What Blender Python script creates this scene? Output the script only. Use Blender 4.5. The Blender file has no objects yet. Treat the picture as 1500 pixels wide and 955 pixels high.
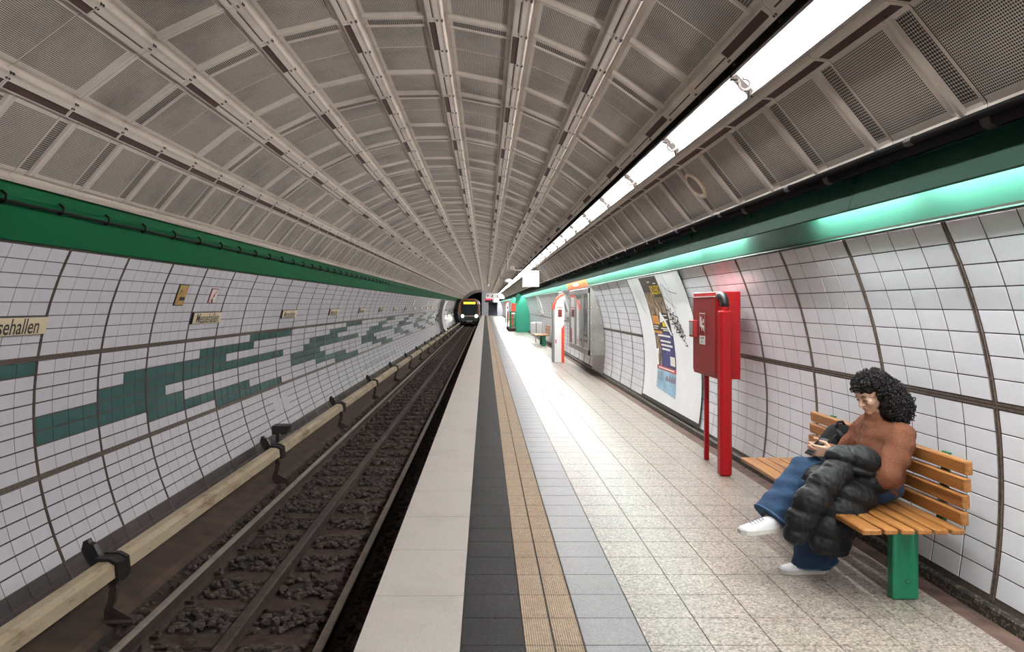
import bpy, bmesh, math, random
import numpy as np
from mathutils import Vector, Matrix
random.seed(7); rng = np.random.default_rng(7)
scene = bpy.context.scene
COL = scene.collection

# ------------------------------------------------------------------ camera
F_PX, VPX, VPY, H_CAM = 1064.0, 711.0, 447.0, 1.6
cam_d = bpy.data.cameras.new('camera'); cam = bpy.data.objects.new('camera', cam_d); COL.objects.link(cam)
cam_d.sensor_fit = 'HORIZONTAL'; cam_d.sensor_width = 36.0; cam_d.lens = F_PX / 1500 * 36.0
cam_d.shift_x = (750 - VPX) / 1500; cam_d.shift_y = -(477.5 - VPY) / 1500
cam_d.clip_start = 0.05; cam_d.clip_end = 400
cam.location = (0, 0, H_CAM); cam.rotation_euler = (math.pi / 2, 0, 0)
scene.camera = cam
# ------------------------------------------------------------------ world, exposure (underground: only a trace of ambient light)
w = bpy.data.worlds.new('world'); scene.world = w; w.use_nodes = True
w.node_tree.nodes['Background'].inputs[0].default_value = (0.9, 0.95, 1.0, 1)
w.node_tree.nodes['Background'].inputs[1].default_value = 0.02
scene.view_settings.view_transform = 'Standard'; scene.view_settings.look = 'None'
scene.view_settings.gamma = 1.0; scene.view_settings.use_curve_mapping = False
scene.view_settings.exposure = 0.0
TUBE_POWER = 112.0       # emission strength of the ceiling tubes
COVE_POWER = 185.0       # emission strength of the tubes behind the green fascia

# ------------------------------------------------------------------ tunnel geometry (tube of radius R round an axis along +Y)
R, CX, CZ = 3.304, -0.66, 0.649
Y0, Y1 = -5.0, 119.0
def T(a): return math.radians(a)
def P(theta, y, inset=0.0):
    r = R - inset
    return (CX + r * math.sin(T(theta)), y, CZ + r * math.cos(T(theta)))
def W(px, py, d):
    return ((px - VPX) / F_PX * d, d, H_CAM - (py - VPY) / F_PX * d)
def proj(p):
    if p[1] < 0.3: return None
    return (VPX + p[0] / p[1] * F_PX, VPY - (p[2] - H_CAM) / p[1] * F_PX)
def in_view(p, m=30):
    q = proj(p)
    return q is not None and -m < q[0] < 1500 + m and -m < q[1] < 955 + m

# ------------------------------------------------------------------ materials
MATS = {}
class NT:
    def __init__(s, name):
        s.mat = bpy.data.materials.new(name); s.mat.use_nodes = True
        s.t = s.mat.node_tree; s.b = s.t.nodes['Principled BSDF']; MATS[name] = s.mat
    def n(s, typ, **kw):
        nd = s.t.nodes.new(typ)
        for k, v in kw.items(): setattr(nd, k, v)
        return nd
    def l(s, a, b): s.t.links.new(a, b)
    def set(s, **kw):
        names = dict(color='Base Color', rough='Roughness', metal='Metallic', spec='Specular IOR Level', coat='Coat Weight',
                     sheen='Sheen Weight', trans='Transmission Weight', ior='IOR', alpha='Alpha')
        for k, v in kw.items():
            if k == 'color': v = (*v, 1)
            s.b.inputs[names[k]].default_value = v
        return s
    def math(s, op, a, b=None, c=None):
        nd = s.n('ShaderNodeMath', operation=op)
        for i, x in enumerate((a, b, c)):
            if x is None: continue
            if isinstance(x, (int, float)): nd.inputs[i].default_value = x
            else: s.l(x, nd.inputs[i])
        return nd.outputs[0]
    def ramp(s, fac, stops):
        nd = s.n('ShaderNodeValToRGB'); r = nd.color_ramp
        while len(r.elements) < len(stops): r.elements.new(0.5)
        for e, (p, c) in zip(r.elements, stops):
            e.position = p; e.color = (*c, 1) if len(c) == 3 else c
        s.l(fac, nd.inputs[0]); return nd.outputs[0]
    def mix(s, fac, a, b, mode='MIX'):
        nd = s.n('ShaderNodeMix', data_type='RGBA', blend_type=mode)
        for i, x in ((0, fac), (6, a), (7, b)):
            if isinstance(x, (int, float)): nd.inputs[i].default_value = x
            elif isinstance(x, tuple): nd.inputs[i].default_value = (*x, 1)
            else: s.l(x, nd.inputs[i])
        return nd.outputs[2]
    def pos(s, scale=(1, 1, 1)):
        g = s.n('ShaderNodeNewGeometry'); m = s.n('ShaderNodeMapping'); m.inputs['Scale'].default_value = scale
        s.l(g.outputs['Position'], m.inputs['Vector']); return m.outputs[0]
    def noise(s, scale, vec=None, detail=4, rough=0.55):
        nd = s.n('ShaderNodeTexNoise'); nd.inputs['Scale'].default_value = scale; nd.inputs['Detail'].default_value = detail
        nd.inputs['Roughness'].default_value = rough
        s.l(vec if vec is not None else s.pos(), nd.inputs['Vector']); return nd.outputs[0]
    def bump(s, h, strength=0.2, dist=0.01):
        nd = s.n('ShaderNodeBump'); nd.inputs['Strength'].default_value = strength; nd.inputs['Distance'].default_value = dist
        s.l(h, nd.inputs['Height']); s.l(nd.outputs[0], s.b.inputs['Normal'])
    def col(s, c): s.l(c, s.b.inputs['Base Color'])

def flat(name, color, rough=0.5, metal=0.0, spec=0.5, var=0.0, vscale=6.0, bump=0.0, bscale=40.0):
    m = NT(name).set(color=color, rough=rough, metal=metal, spec=spec)
    if var:
        f = m.noise(vscale)
        d = tuple(c * (1 - var) for c in color); e = tuple(min(1, c * (1 + var)) for c in color)
        m.col(m.ramp(f, [(0.3, d), (0.7, e)]))
    if bump: m.bump(m.noise(bscale), bump, 0.004)
    return m.mat
def emit(name, color, strength):
    m = NT(name); m.set(color=color, rough=0.4)
    m.b.inputs['Emission Color'].default_value = (*color, 1); m.b.inputs['Emission Strength'].default_value = strength
    return m.mat

# glazed tiles
def tile_mat(name, color, var, dirt=None, rough=0.24, mottled=False):
    m = NT(name).set(rough=rough, spec=0.5)
    g = m.n('ShaderNodeNewGeometry')
    a = tuple(c * (1 - var) for c in color); b = tuple(min(1, c * (1 + var)) for c in color)
    c = m.ramp(g.outputs['Random Per Island'], [(0.0, a), (1.0, b)])
    n1 = m.noise(9, detail=6)
    c = m.mix(m.math('MULTIPLY', m.ramp(n1, [(0.52, (0, 0, 0)), (0.8, (1, 1, 1))]), 0.35 if mottled else 0.16), c, dirt or (0.36, 0.31, 0.27))
    m.col(c); m.bump(m.noise(7, detail=2), 0.07, 0.01)
    return m.mat
tile_mat('tile_white', (0.70, 0.685, 0.735), 0.035)
tile_mat('tile_green', (0.040, 0.112, 0.105), 0.16, (0.085, 0.16, 0.155), mottled=True)
tile_mat('tile_dark', (0.060, 0.048, 0.052), 0.15, (0.11, 0.085, 0.08))
flat('grout', (0.062, 0.044, 0.036), 0.85, var=0.35, vscale=30)
flat('joint_profile', (0.14, 0.105, 0.085), 0.45, metal=0.3, var=0.4, vscale=40)

# terrazzo floors
def terrazzo(name, base, chips, rough, chip_scale=110, coarse=0.0, bumpy=0.0, spec=0.5, tone=0.10):
    m = NT(name).set(rough=rough, spec=spec)
    v = m.n('ShaderNodeTexVoronoi'); v.inputs['Scale'].default_value = chip_scale; m.l(m.pos(), v.inputs['Vector'])
    sep = m.n('ShaderNodeSeparateColor'); m.l(v.outputs['Color'], sep.inputs[0])
    stops = [(0.0, chips[0]), (0.16, chips[0]), (0.2, base), (0.76, base), (0.8, chips[1]), (1.0, chips[1])]
    c = m.ramp(sep.outputs[0], stops)
    if coarse:
        v2 = m.n('ShaderNodeTexVoronoi'); v2.inputs['Scale'].default_value = chip_scale * 0.42; m.l(m.pos(), v2.inputs['Vector'])
        s2 = m.n('ShaderNodeSeparateColor'); m.l(v2.outputs['Color'], s2.inputs[0])
        k = m.math('MULTIPLY', m.math('GREATER_THAN', s2.outputs[1], 0.8), m.math('LESS_THAN', v2.outputs['Distance'], 0.34))
        c = m.mix(m.math('MULTIPLY', k, coarse), c, m.ramp(s2.outputs[2], [(0.45, chips[0]), (0.55, chips[1])]))
    g = m.n('ShaderNodeNewGeometry')
    c = m.mix(tone, c, m.ramp(g.outputs['Random Per Island'], [(0, (0.25, 0.22, 0.2)), (1, (0.9, 0.86, 0.82))]))
    dn = m.noise(1.7, detail=6, rough=0.65)
    c = m.mix(m.math('MULTIPLY', m.ramp(dn, [(0.5, (0, 0, 0)), (0.78, (1, 1, 1))]), 0.35), c, tuple(x * 0.55 for x in base))
    m.col(c)
    r = m.ramp(m.noise(3.0, detail=5), [(0.3, (rough * 0.96,) * 3), (0.75, (min(1, rough * 1.07),) * 3)])
    m.l(r, m.b.inputs['Roughness'])
    if bumpy: m.bump(m.noise(140), bumpy, 0.002)
    return m.mat
terrazzo('terrazzo_beige', (0.295, 0.233, 0.193), ((0.100, 0.076, 0.060), (0.48, 0.41, 0.355)), 0.30, 95, coarse=0.9)
terrazzo('terrazzo_grey', (0.140, 0.136, 0.155), ((0.095, 0.093, 0.105), (0.19, 0.185, 0.205)), 0.36, 160)
terrazzo('terrazzo_black', (0.010, 0.010, 0.012), ((0.006, 0.006, 0.007), (0.035, 0.035, 0.037)), 0.55, 170, spec=0.18, tone=0.02)
terrazzo('terrazzo_skirting', (0.040, 0.032, 0.027), ((0.015, 0.012, 0.010), (0.16, 0.13, 0.105)), 0.55, 90, spec=0.3, tone=0.02)
terrazzo('edge_concrete', (0.64, 0.585, 0.545), ((0.57, 0.51, 0.47), (0.68, 0.63, 0.59)), 0.55, 220, bumpy=0.15)
terrazzo('tactile_clay', (0.56, 0.415, 0.285), ((0.46, 0.325, 0.215), (0.62, 0.475, 0.345)), 0.6, 60, bumpy=0.1)
flat('floor_mortar', (0.085, 0.068, 0.056), 0.9, var=0.3, vscale=12)
flat('floor_dirt_joint', (0.13, 0.075, 0.06), 0.85, var=0.45, vscale=8, bump=0.3)

# ceiling: pressed perforated metal
CEIL = (0.58, 0.515, 0.455)
m = NT('ceiling_metal').set(color=CEIL, rough=0.5, spec=0.4)
dn = m.noise(1.3, detail=7, rough=0.6)
m.col(m.mix(m.math('MULTIPLY', m.ramp(dn, [(0.48, (0, 0, 0)), (0.8, (1, 1, 1))]), 0.6), CEIL, (0.20, 0.165, 0.14)))
def perforated(name, pitch, radius, dark):
    m = NT(name).set(rough=0.5, spec=0.4)
    uv = m.n('ShaderNodeUVMap'); sx = m.n('ShaderNodeSeparateXYZ'); m.l(uv.outputs[0], sx.inputs[0])
    a = m.math('SUBTRACT', m.math('FRACT', m.math('DIVIDE', sx.outputs[0], pitch)), 0.5)
    b = m.math('SUBTRACT', m.math('FRACT', m.math('DIVIDE', sx.outputs[1], pitch)), 0.5)
    d = m.math('SQRT', m.math('ADD', m.math('MULTIPLY', a, a), m.math('MULTIPLY', b, b)))
    k = m.math('LESS_THAN', d, radius)
    dn = m.noise(1.3, detail=7, rough=0.6)
    base = m.mix(m.math('MULTIPLY', m.ramp(dn, [(0.45, (0, 0, 0)), (0.75, (1, 1, 1))]), 0.75), CEIL, (0.17, 0.14, 0.12))
    m.col(m.mix(k, base, dark)); return m.mat
perforated('ceiling_perforated', 0.0125, 0.385, (0.012, 0.010, 0.010))
perforated('ceiling_vent', 0.0165, 0.455, (0.008, 0.007, 0.007))
flat('ceiling_slot', (0.055, 0.026, 0.020), 0.8)
flat('ceiling_gap', (0.018, 0.016, 0.018), 0.8)
flat('bolt_dark', (0.03, 0.022, 0.02), 0.5, metal=0.4)
flat('fascia_green', (0.001, 0.088, 0.030), 0.65, spec=0.12, var=0.06, vscale=3)
flat('fascia_green_dark', (0.006, 0.046, 0.028), 0.6, spec=0.15, var=0.06, vscale=3)
flat('cove_green', (0.032, 0.128, 0.090), 0.5, spec=0.3)
flat('cable_black', (0.007, 0.006, 0.006), 0.6, spec=0.12)
flat('black_metal', (0.014, 0.012, 0.011), 0.45, var=0.3, vscale=20)
flat('lamp_grey', (0.23, 0.205, 0.20), 0.4, metal=0.1)
flat('holder_grey', (0.055, 0.045, 0.042), 0.6, spec=0.2)
flat('lamp_white', (0.86, 0.84, 0.82), 0.35)
emit('tube_light', (1.0, 0.985, 0.985), TUBE_POWER)
emit('cove_tube_light', (0.93, 1.0, 0.98), COVE_POWER)

# track
flat('ballast', (0.062, 0.045, 0.038), 0.95, var=0.5, vscale=25, bump=0.4, bscale=120)
flat('track_ground', (0.028, 0.018, 0.013), 0.95, var=0.5, vscale=5, bump=0.4)
flat('sleeper_wood', (0.056, 0.038, 0.031), 0.9, spec=0.15, var=0.4, vscale=9, bump=0.5, bscale=30)
flat('rail_rust', (0.050, 0.034, 0.028), 0.75, spec=0.3, var=0.35, vscale=12)
flat('rail_steel', (0.36, 0.315, 0.27), 0.36, metal=0.4, var=0.2, vscale=6)
flat('shoulder', (0.055, 0.032, 0.020), 0.9, var=0.45, vscale=4, bump=0.3)
m = NT('rail_cover').set(rough=0.55)
n1 = m.noise(3, m.pos((1, 0.35, 1)), 7, 0.7); n2 = m.noise(38, m.pos((1, 0.2, 1)), 3)
c = m.ramp(n1, [(0.34, (0.24, 0.165, 0.095)), (0.48, (0.50, 0.405, 0.275)), (0.75, (0.60, 0.515, 0.375))])
m.col(m.mix(m.math('MULTIPLY', m.ramp(n2, [(0.6, (0, 0, 0)), (0.72, (1, 1, 1))]), 0.4), c, (0.13, 0.09, 0.06)))

# objects
def wood(name, a, b, c):
    m = NT(name).set(rough=0.38, spec=0.45)
    v = m.pos((60, 2.2, 60)); n1 = m.noise(1.0, v, 6, 0.6); n2 = m.noise(2.2, m.pos((2, 0.6, 2)), 3)
    g = m.n('ShaderNodeNewGeometry')
    cc = m.ramp(n1, [(0.3, a), (0.5, b), (0.72, c)])
    cc = m.mix(0.28, cc, m.ramp(n2, [(0.3, a), (0.7, c)]))
    m.col(m.mix(m.math('MULTIPLY', g.outputs['Random Per Island'], 0.0), cc, a)); m.bump(n1, 0.15, 0.002)
wood('wood_slat', (0.19, 0.068, 0.018), (0.34, 0.138, 0.036), (0.47, 0.22, 0.07))
flat('bench_green', (0.010, 0.170, 0.085), 0.36, var=0.08, vscale=10)
flat('red_paint', (0.38, 0.004, 0.008), 0.42, spec=0.35, var=0.06, vscale=14, bump=0.08, bscale=180)
flat('red_door', (0.27, 0.018, 0.018), 0.45, spec=0.35, var=0.06, vscale=60, bump=0.08, bscale=180)
flat('white_paint', (0.78, 0.77, 0.77), 0.4)
flat('white_label', (0.72, 0.70, 0.66), 0.5)
flat('paper_white', (0.80, 0.79, 0.81), 0.65, var=0.03, vscale=2, bump=0.15, bscale=3)
flat('steel_panel', (0.30, 0.28, 0.265), 0.38, metal=0.75, var=0.15, vscale=5)
flat('steel_light', (0.62, 0.60, 0.60), 0.3, metal=0.7)
flat('ink_black', (0.012, 0.011, 0.012), 0.5)
flat('ink_grey', (0.25, 0.25, 0.26), 0.6)
flat('sign_cream', (0.74, 0.64, 0.43), 0.45)
flat('sign_yellow', (0.42, 0.29, 0.085), 0.5)
flat('sign_red', (0.45, 0.02, 0.03), 0.5)
flat('poster_brown', (0.055, 0.038, 0.030), 0.5)
m = NT('poster_photo').set(rough=0.5)
m.col(m.ramp(m.noise(14, m.pos((1, 1, 0.45)), 6, 0.65), [(0.40, (0.05, 0.03, 0.02)), (0.52, (0.26, 0.17, 0.10)), (0.68, (0.52, 0.40, 0.28))]))
flat('poster_yellow', (0.78, 0.52, 0.01), 0.5)
flat('poster_orange', (0.62, 0.26, 0.05), 0.5)
flat('poster_navy', (0.045, 0.045, 0.165), 0.5, var=0.25, vscale=5)
flat('poster_red', (0.50, 0.07, 0.06), 0.5)
flat('poster_sky', (0.30, 0.48, 0.62), 0.5, var=0.2, vscale=3)
flat('poster_maroon', (0.25, 0.05, 0.09), 0.5)
flat('skin', (0.56, 0.33, 0.23), 0.48)
flat('lips', (0.42, 0.16, 0.13), 0.45)
flat('hair', (0.012, 0.009, 0.009), 0.55, spec=0.22)
m = NT('sweater').set(rough=0.95, spec=0.1)
m.col(m.ramp(m.noise(220, detail=3), [(0.3, (0.118, 0.044, 0.026)), (0.7, (0.25, 0.105, 0.062))])); m.bump(m.noise(170, detail=3), 0.9, 0.006)
m = NT('denim').set(rough=0.9)
c = m.ramp(m.noise(5, detail=3), [(0.3, (0.009, 0.028, 0.066)), (0.55, (0.016, 0.048, 0.105)), (0.78, (0.060, 0.115, 0.19))])
m.col(m.mix(m.math('MULTIPLY', m.noise(500, detail=1), 0.3), c, (0.01, 0.03, 0.09))); m.bump(m.noise(9, detail=3), 0.55, 0.03)
flat('denim_seam', (0.10, 0.16, 0.27), 0.9)
m = NT('puffer').set(color=(0.009, 0.009, 0.010), rough=0.55, spec=0.25); m.bump(m.noise(24, detail=5, rough=0.6), 0.5, 0.014)
flat('backpack_fabric', (0.010, 0.010, 0.011), 0.8, spec=0.2, bump=0.3, bscale=300)
flat('shoe_white', (0.74, 0.72, 0.73), 0.5)
flat('shoe_sole', (0.60, 0.56, 0.53), 0.6)
flat('glossy_black', (0.01, 0.01, 0.012), 0.12)
m = NT('glass').set(color=(0.9, 0.93, 0.93), rough=0.03, trans=1.0, ior=1.15)
flat('glass_dark', (0.02, 0.028, 0.028), 0.06)
flat('train_body', (0.33, 0.34, 0.34), 0.3, metal=0.5)
flat('train_front', (0.04, 0.055, 0.048), 0.25)
flat('train_red', (0.50, 0.085, 0.03), 0.4)
emit('headlight', (1.0, 1.0, 0.88), 26.0)
emit('destination_led', (1.0, 0.62, 0.03), 3.0)
emit('red_led', (1.0, 0.01, 0.06), 2.2)
emit('sign_lit_white', (1.0, 0.99, 0.99), 0.95)
emit('sign_lit_orange', (0.95, 0.11, 0.035), 1.1)
flat('stair_blue', (0.10, 0.10, 0.14), 0.6)
flat('orange_red', (0.80, 0.075, 0.03), 0.4)
flat('portal_green', (0.02, 0.27, 0.17), 0.45)
flat('dark_void', (0.004, 0.004, 0.004), 0.9)

# ------------------------------------------------------------------ mesh helpers
ORG = {}
def link(o, parent=None):
    COL.objects.link(o)
    if parent is not None: o.parent = parent
    return o
def tag(o, label=None, cat=None, group=None, kind=None):
    if label: o['label'] = label
    if cat: o['category'] = cat
    if group: o['group'] = group
    if kind: o['kind'] = kind
    return o
def thing(name, loc, label, cat, group=None):
    o = bpy.data.objects.new(name, None); o.empty_display_size = 0.1; COL.objects.link(o)
    o.location = loc; ORG[o.name] = np.array(loc, float)
    return tag(o, label, cat, group)
def arrays_mesh(name, V, F, mi=None, uv=None, mats=(), smooth=False):
    V = np.asarray(V, np.float32); F = np.asarray(F, np.int32); k = F.shape[1]; nf = len(F)
    me = bpy.data.meshes.new(name)
    me.vertices.add(len(V)); me.vertices.foreach_set('co', V.ravel())
    me.loops.add(nf * k); me.loops.foreach_set('vertex_index', F.ravel())
    me.polygons.add(nf); me.polygons.foreach_set('loop_start', np.arange(0, nf * k, k, dtype=np.int32))
    try: me.polygons.foreach_set('loop_total', np.full(nf, k, np.int32))
    except Exception: pass
    if mi is not None: me.polygons.foreach_set('material_index', np.asarray(mi, np.int32))
    me.polygons.foreach_set('use_smooth', np.full(nf, smooth, bool))
    if uv is not None:
        l = me.uv_layers.new(name='UVMap'); l.data.foreach_set('uv', np.asarray(uv, np.float32).ravel())
    for mm in mats: me.materials.append(MATS[mm])
    me.update(calc_edges=True); me.validate()
    return me
class MB:
    def __init__(s, M=None): s.v = []; s.f = []; s.m = []; s.M = M
    def add(s, pts, faces, m=0):
        b = len(s.v)
        if s.M is not None: pts = [tuple(s.M @ Vector(p)) for p in pts]
        s.v += [tuple(p) for p in pts]
        for f in faces: s.f.append(tuple(i + b for i in f)); s.m.append(m)
        return s
    def quad(s, a, b, c, d, m=0): return s.add([a, b, c, d], [(0, 1, 2, 3)], m)
    def poly(s, pts, m=0): return s.add(pts, [tuple(range(len(pts)))], m)
    def box(s, x0, x1, y0, y1, z0, z1, b=0.0, m=0):
        lo = (x0, y0, z0); hi = (x1, y1, z1)
        if b <= 0:
            pts = [(x, y, z) for x in (x0, x1) for y in (y0, y1) for z in (z0, z1)]
            return s.add(pts, [(0, 1, 3, 2), (4, 6, 7, 5), (0, 4, 5, 1), (2, 3, 7, 6), (0, 2, 6, 4), (1, 5, 7, 3)], m)
        pts = []; idx = {}
        for c in [(i, j, k) for i in (0, 1) for j in (0, 1) for k in (0, 1)]:
            for a in range(3):
                p = []
                for q in range(3):
                    base = hi[q] if c[q] else lo[q]
                    p.append(base if q == a else base + (-b if c[q] else b))
                idx[(c, a)] = len(pts); pts.append(tuple(p))
        faces = []
        for a in range(3):
            o = [q for q in range(3) if q != a]
            for sgn in (0, 1):
                ring = []
                for (i, j) in ((0, 0), (1, 0), (1, 1), (0, 1)):
                    c = [0, 0, 0]; c[a] = sgn; c[o[0]] = i; c[o[1]] = j; ring.append(idx[(tuple(c), a)])
                faces.append(tuple(ring) if sgn ^ (a == 1) else tuple(ring[::-1]))
        for a in range(3):
            for bb in range(a + 1, 3):
                q = 3 - a - bb
                for i in (0, 1):
                    for j in (0, 1):
                        c0 = [0, 0, 0]; c0[a] = i; c0[bb] = j; c1 = list(c0); c1[q] = 1
                        f = (idx[(tuple(c0), a)], idx[(tuple(c1), a)], idx[(tuple(c1), bb)], idx[(tuple(c0), bb)])
                        faces.append(f)
        for c in [(i, j, k) for i in (0, 1) for j in (0, 1) for k in (0, 1)]:
            faces.append(tuple(idx[(c, a)] for a in range(3)))
        return s.add(pts, faces, m)
    def tube(s, pts, r, n=8, m=0, caps=True, closed=False):
        pts = [Vector(p) for p in pts]; N = len(pts)
        rs = [r] * N if isinstance(r, (int, float)) else list(r)
        rings = []; up = None
        for i, p in enumerate(pts):
            if closed: d = pts[(i + 1) % N] - pts[i - 1]
            else: d = pts[min(i + 1, N - 1)] - pts[max(i - 1, 0)]
            d = d.normalized() if d.length > 1e-9 else Vector((0, 0, 1))
            if up is None: up = d.orthogonal().normalized()
            up = (up - d * up.dot(d)); up = up.normalized() if up.length > 1e-6 else d.orthogonal().normalized()
            sd = d.cross(up)
            rings.append([p + (up * math.cos(2 * math.pi * k / n) + sd * math.sin(2 * math.pi * k / n)) * rs[i] for k in range(n)])
        V = [tuple(q) for rg in rings for q in rg]; Fc = []
        for i in range(N if closed else N - 1):
            j = (i + 1) % N
            for k in range(n): Fc.append((i * n + k, i * n + (k + 1) % n, j * n + (k + 1) % n, j * n + k))
        if caps and not closed:
            Fc.append(tuple(range(n))[::-1]); Fc.append(tuple((N - 1) * n + k for k in range(n)))
        return s.add(V, Fc, m)
    def prism(s, poly, y0, y1, m=0):            # polygon in (x, z), extruded along y
        n = len(poly); V = [(x, y0, z) for x, z in poly] + [(x, y1, z) for x, z in poly]
        Fc = [(i, (i + 1) % n, n + (i + 1) % n, n + i) for i in range(n)] + [tuple(range(n))[::-1], tuple(range(n, 2 * n))]
        return s.add(V, Fc, m)
    def sphere(s, c, r, nu=12, nv=8, m=0, B=None):
        if isinstance(r, (int, float)): r = (r, r, r)
        B = B or Matrix.Identity(3); V = []; Fc = []
        for j in range(nv + 1):
            ph = math.pi * j / nv
            for i in range(nu):
                a = 2 * math.pi * i / nu
                p = B @ Vector((r[0] * math.sin(ph) * math.cos(a), r[1] * math.sin(ph) * math.sin(a), r[2] * math.cos(ph)))
                V.append((c[0] + p[0], c[1] + p[1], c[2] + p[2]))
        for j in range(nv):
            for i in range(nu): Fc.append((j * nu + i, (j + 1) * nu + i, (j + 1) * nu + (i + 1) % nu, j * nu + (i + 1) % nu))
        return s.add(V, Fc, m)
    def capsule(s, a, ra, b, rb, n=12):
        s.tube([a, b], [ra, rb], n); s.sphere(a, ra, n, 8); s.sphere(b, rb, n, 8); return s
    def chain(s, pts, rs, n=12):
        for i in range(len(pts) - 1): s.capsule(pts[i], rs[i], pts[i + 1], rs[i + 1], n)
        return s
    def build(s, name, mats, parent=None, smooth=False, origin=None):
        if isinstance(mats, str): mats = [mats]
        V = np.array(s.v, float)
        if parent is not None: org = ORG.get(parent.name, np.zeros(3))
        elif origin is not None: org = np.array(origin, float)
        else: org = np.array([(V[:, 0].min() + V[:, 0].max()) / 2, (V[:, 1].min() + V[:, 1].max()) / 2, V[:, 2].min()])
        me = bpy.data.meshes.new(name); me.from_pydata([tuple(p) for p in V - org], [], s.f)
        me.polygons.foreach_set('material_index', s.m)
        if smooth: me.polygons.foreach_set('use_smooth', [True] * len(me.polygons))
        for mm in mats: me.materials.append(MATS[mm])
        bm = bmesh.new(); bm.from_mesh(me); bmesh.ops.recalc_face_normals(bm, faces=bm.faces); bm.to_mesh(me); bm.free()
        me.update()
        o = bpy.data.objects.new(name, me); link(o, parent)
        if parent is None: o.location = org
        ORG[o.name] = org
        return o
def blob(mb, name, mats, parent, voxel=0.006, smooth_it=4, origin=None, factor=0.5, disp=None):
    """union the closed shapes of mb into one continuous surface"""
    o = mb.build(name + '_tmp', mats, None)
    org = np.array(o.location)
    md = o.modifiers.new('r', 'REMESH'); md.mode = 'VOXEL'; md.voxel_size = voxel; md.use_smooth_shade = True
    if smooth_it:
        sm = o.modifiers.new('s', 'SMOOTH'); sm.factor = factor; sm.iterations = smooth_it
    dg = bpy.context.evaluated_depsgraph_get(); me = bpy.data.meshes.new_from_object(o.evaluated_get(dg)); me.name = name
    bpy.data.objects.remove(o)
    n = len(me.vertices); co = np.empty(n * 3, np.float32); me.vertices.foreach_get('co', co); co = co.reshape(-1, 3) + org
    if disp is not None:
        no = np.empty(n * 3, np.float32); me.vertices.foreach_get('normal', no); co = disp(co, no.reshape(-1, 3))
    if parent is not None: base = ORG[parent.name]
    else: base = np.array(origin if origin is not None else org, float)
    me.vertices.foreach_set('co', (co - base).astype(np.float32).ravel()); me.update()
    me.polygons.foreach_set('use_smooth', [True] * len(me.polygons))
    me.materials.clear()
    for mm in ([mats] if isinstance(mats, str) else mats): me.materials.append(MATS[mm])
    o = bpy.data.objects.new(name, me); link(o, parent)
    if parent is None: o.location = base
    ORG[o.name] = base
    return o, co
def template_instances(name, tmpl, mats, places, parent, keep=300, dmax=1e9, stuff_name=None):
    """tmpl = (V, F quads, mi, uv); places = [(theta_deg, point)]; nearest seen ones become objects that share one mesh, the rest one 'stuff' mesh"""
    V, Fq, mi, uv = tmpl
    V = np.asarray(V, float); Fq = np.asarray(Fq)
    vis = sorted((i for i, (t, p) in enumerate(places) if in_view(p) and p[1] < dmax), key=lambda i: (places[i][1][0]) ** 2 + places[i][1][1] ** 2 + (places[i][1][2] - 1.6) ** 2)[:keep]
    vs = set(vis)
    me = arrays_mesh(name, V, Fq, mi, uv, mats)
    for i in vis:
        t, p = places[i]
        o = bpy.data.objects.new(name, me); o.location = p; o.rotation_euler = (0, T(t), 0); link(o, parent)
    rest = [i for i in range(len(places)) if i not in vs]
    if rest:
        th = np.radians([places[i][0] for i in rest]); C = np.cos(th)[:, None]; S = np.sin(th)[:, None]
        L = np.array([places[i][1] for i in rest])
        X = C * V[:, 0] + S * V[:, 2]; Z = -S * V[:, 0] + C * V[:, 2]; Yv = np.broadcast_to(V[:, 1], X.shape)
        A = np.stack([X + L[:, :1], Yv + L[:, 1:2], Z + L[:, 2:3]], -1).reshape(-1, 3)
        FF = (Fq[None] + (np.arange(len(rest)) * len(V))[:, None, None]).reshape(-1, Fq.shape[1])
        mm = np.tile(mi, len(rest)) if mi is not None else None
        uu = np.tile(np.asarray(uv), (len(rest), 1)) if uv is not None else None
        o = bpy.data.objects.new(stuff_name or name + '_field', arrays_mesh(name + '_field', A, FF, mm, uu, mats)); link(o, parent); o['kind'] = 'stuff'
def tile_template(su, sv, h=0.008, ch=0.003):
    a, b = su / 2, sv / 2; c, d = a - ch, b - ch       # z is outwards, so the face is at -h
    V = [(-a, -b, 0), (a, -b, 0), (a, b, 0), (-a, b, 0), (-c, -d, -h), (c, -d, -h), (c, d, -h), (-c, d, -h)]
    return V, [(4, 7, 6, 5), (0, 4, 5, 1), (1, 5, 6, 2), (2, 6, 7, 3), (3, 7, 4, 0)], None, None
def arc_sheet(t0, t1, y0, y1, inset, n=8, m=0, mb=None):
    mb = mb or MB()
    for i in range(n):
        a = t0 + (t1 - t0) * i / n; b = t0 + (t1 - t0) * (i + 1) / n
        mb.quad(P(a, y0, inset), P(b, y0, inset), P(b, y1, inset), P(a, y1, inset), m)
    return mb
def text_polys(txt, size, bold=0.0, shear=0.0):
    cu = bpy.data.curves.new('lettering', 'FONT'); cu.body = txt; cu.size = size; cu.offset = bold; cu.shear = shear; cu.resolution_u = 3
    cu.fill_mode = 'FRONT' if hasattr(cu, 'fill_mode') else 'FRONT'
    try: cu.dimensions = '2D'; cu.fill_mode = 'BOTH'
    except Exception: pass
    o = bpy.data.objects.new('lettering', cu); COL.objects.link(o)
    dg = bpy.context.evaluated_depsgraph_get(); me = bpy.data.meshes.new_from_object(o.evaluated_get(dg))
    V = np.array([v.co[:] for v in me.vertices]); Fc = [tuple(p.vertices) for p in me.polygons]
    bpy.data.objects.remove(o); bpy.data.curves.remove(cu)
    return V, Fc
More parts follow.
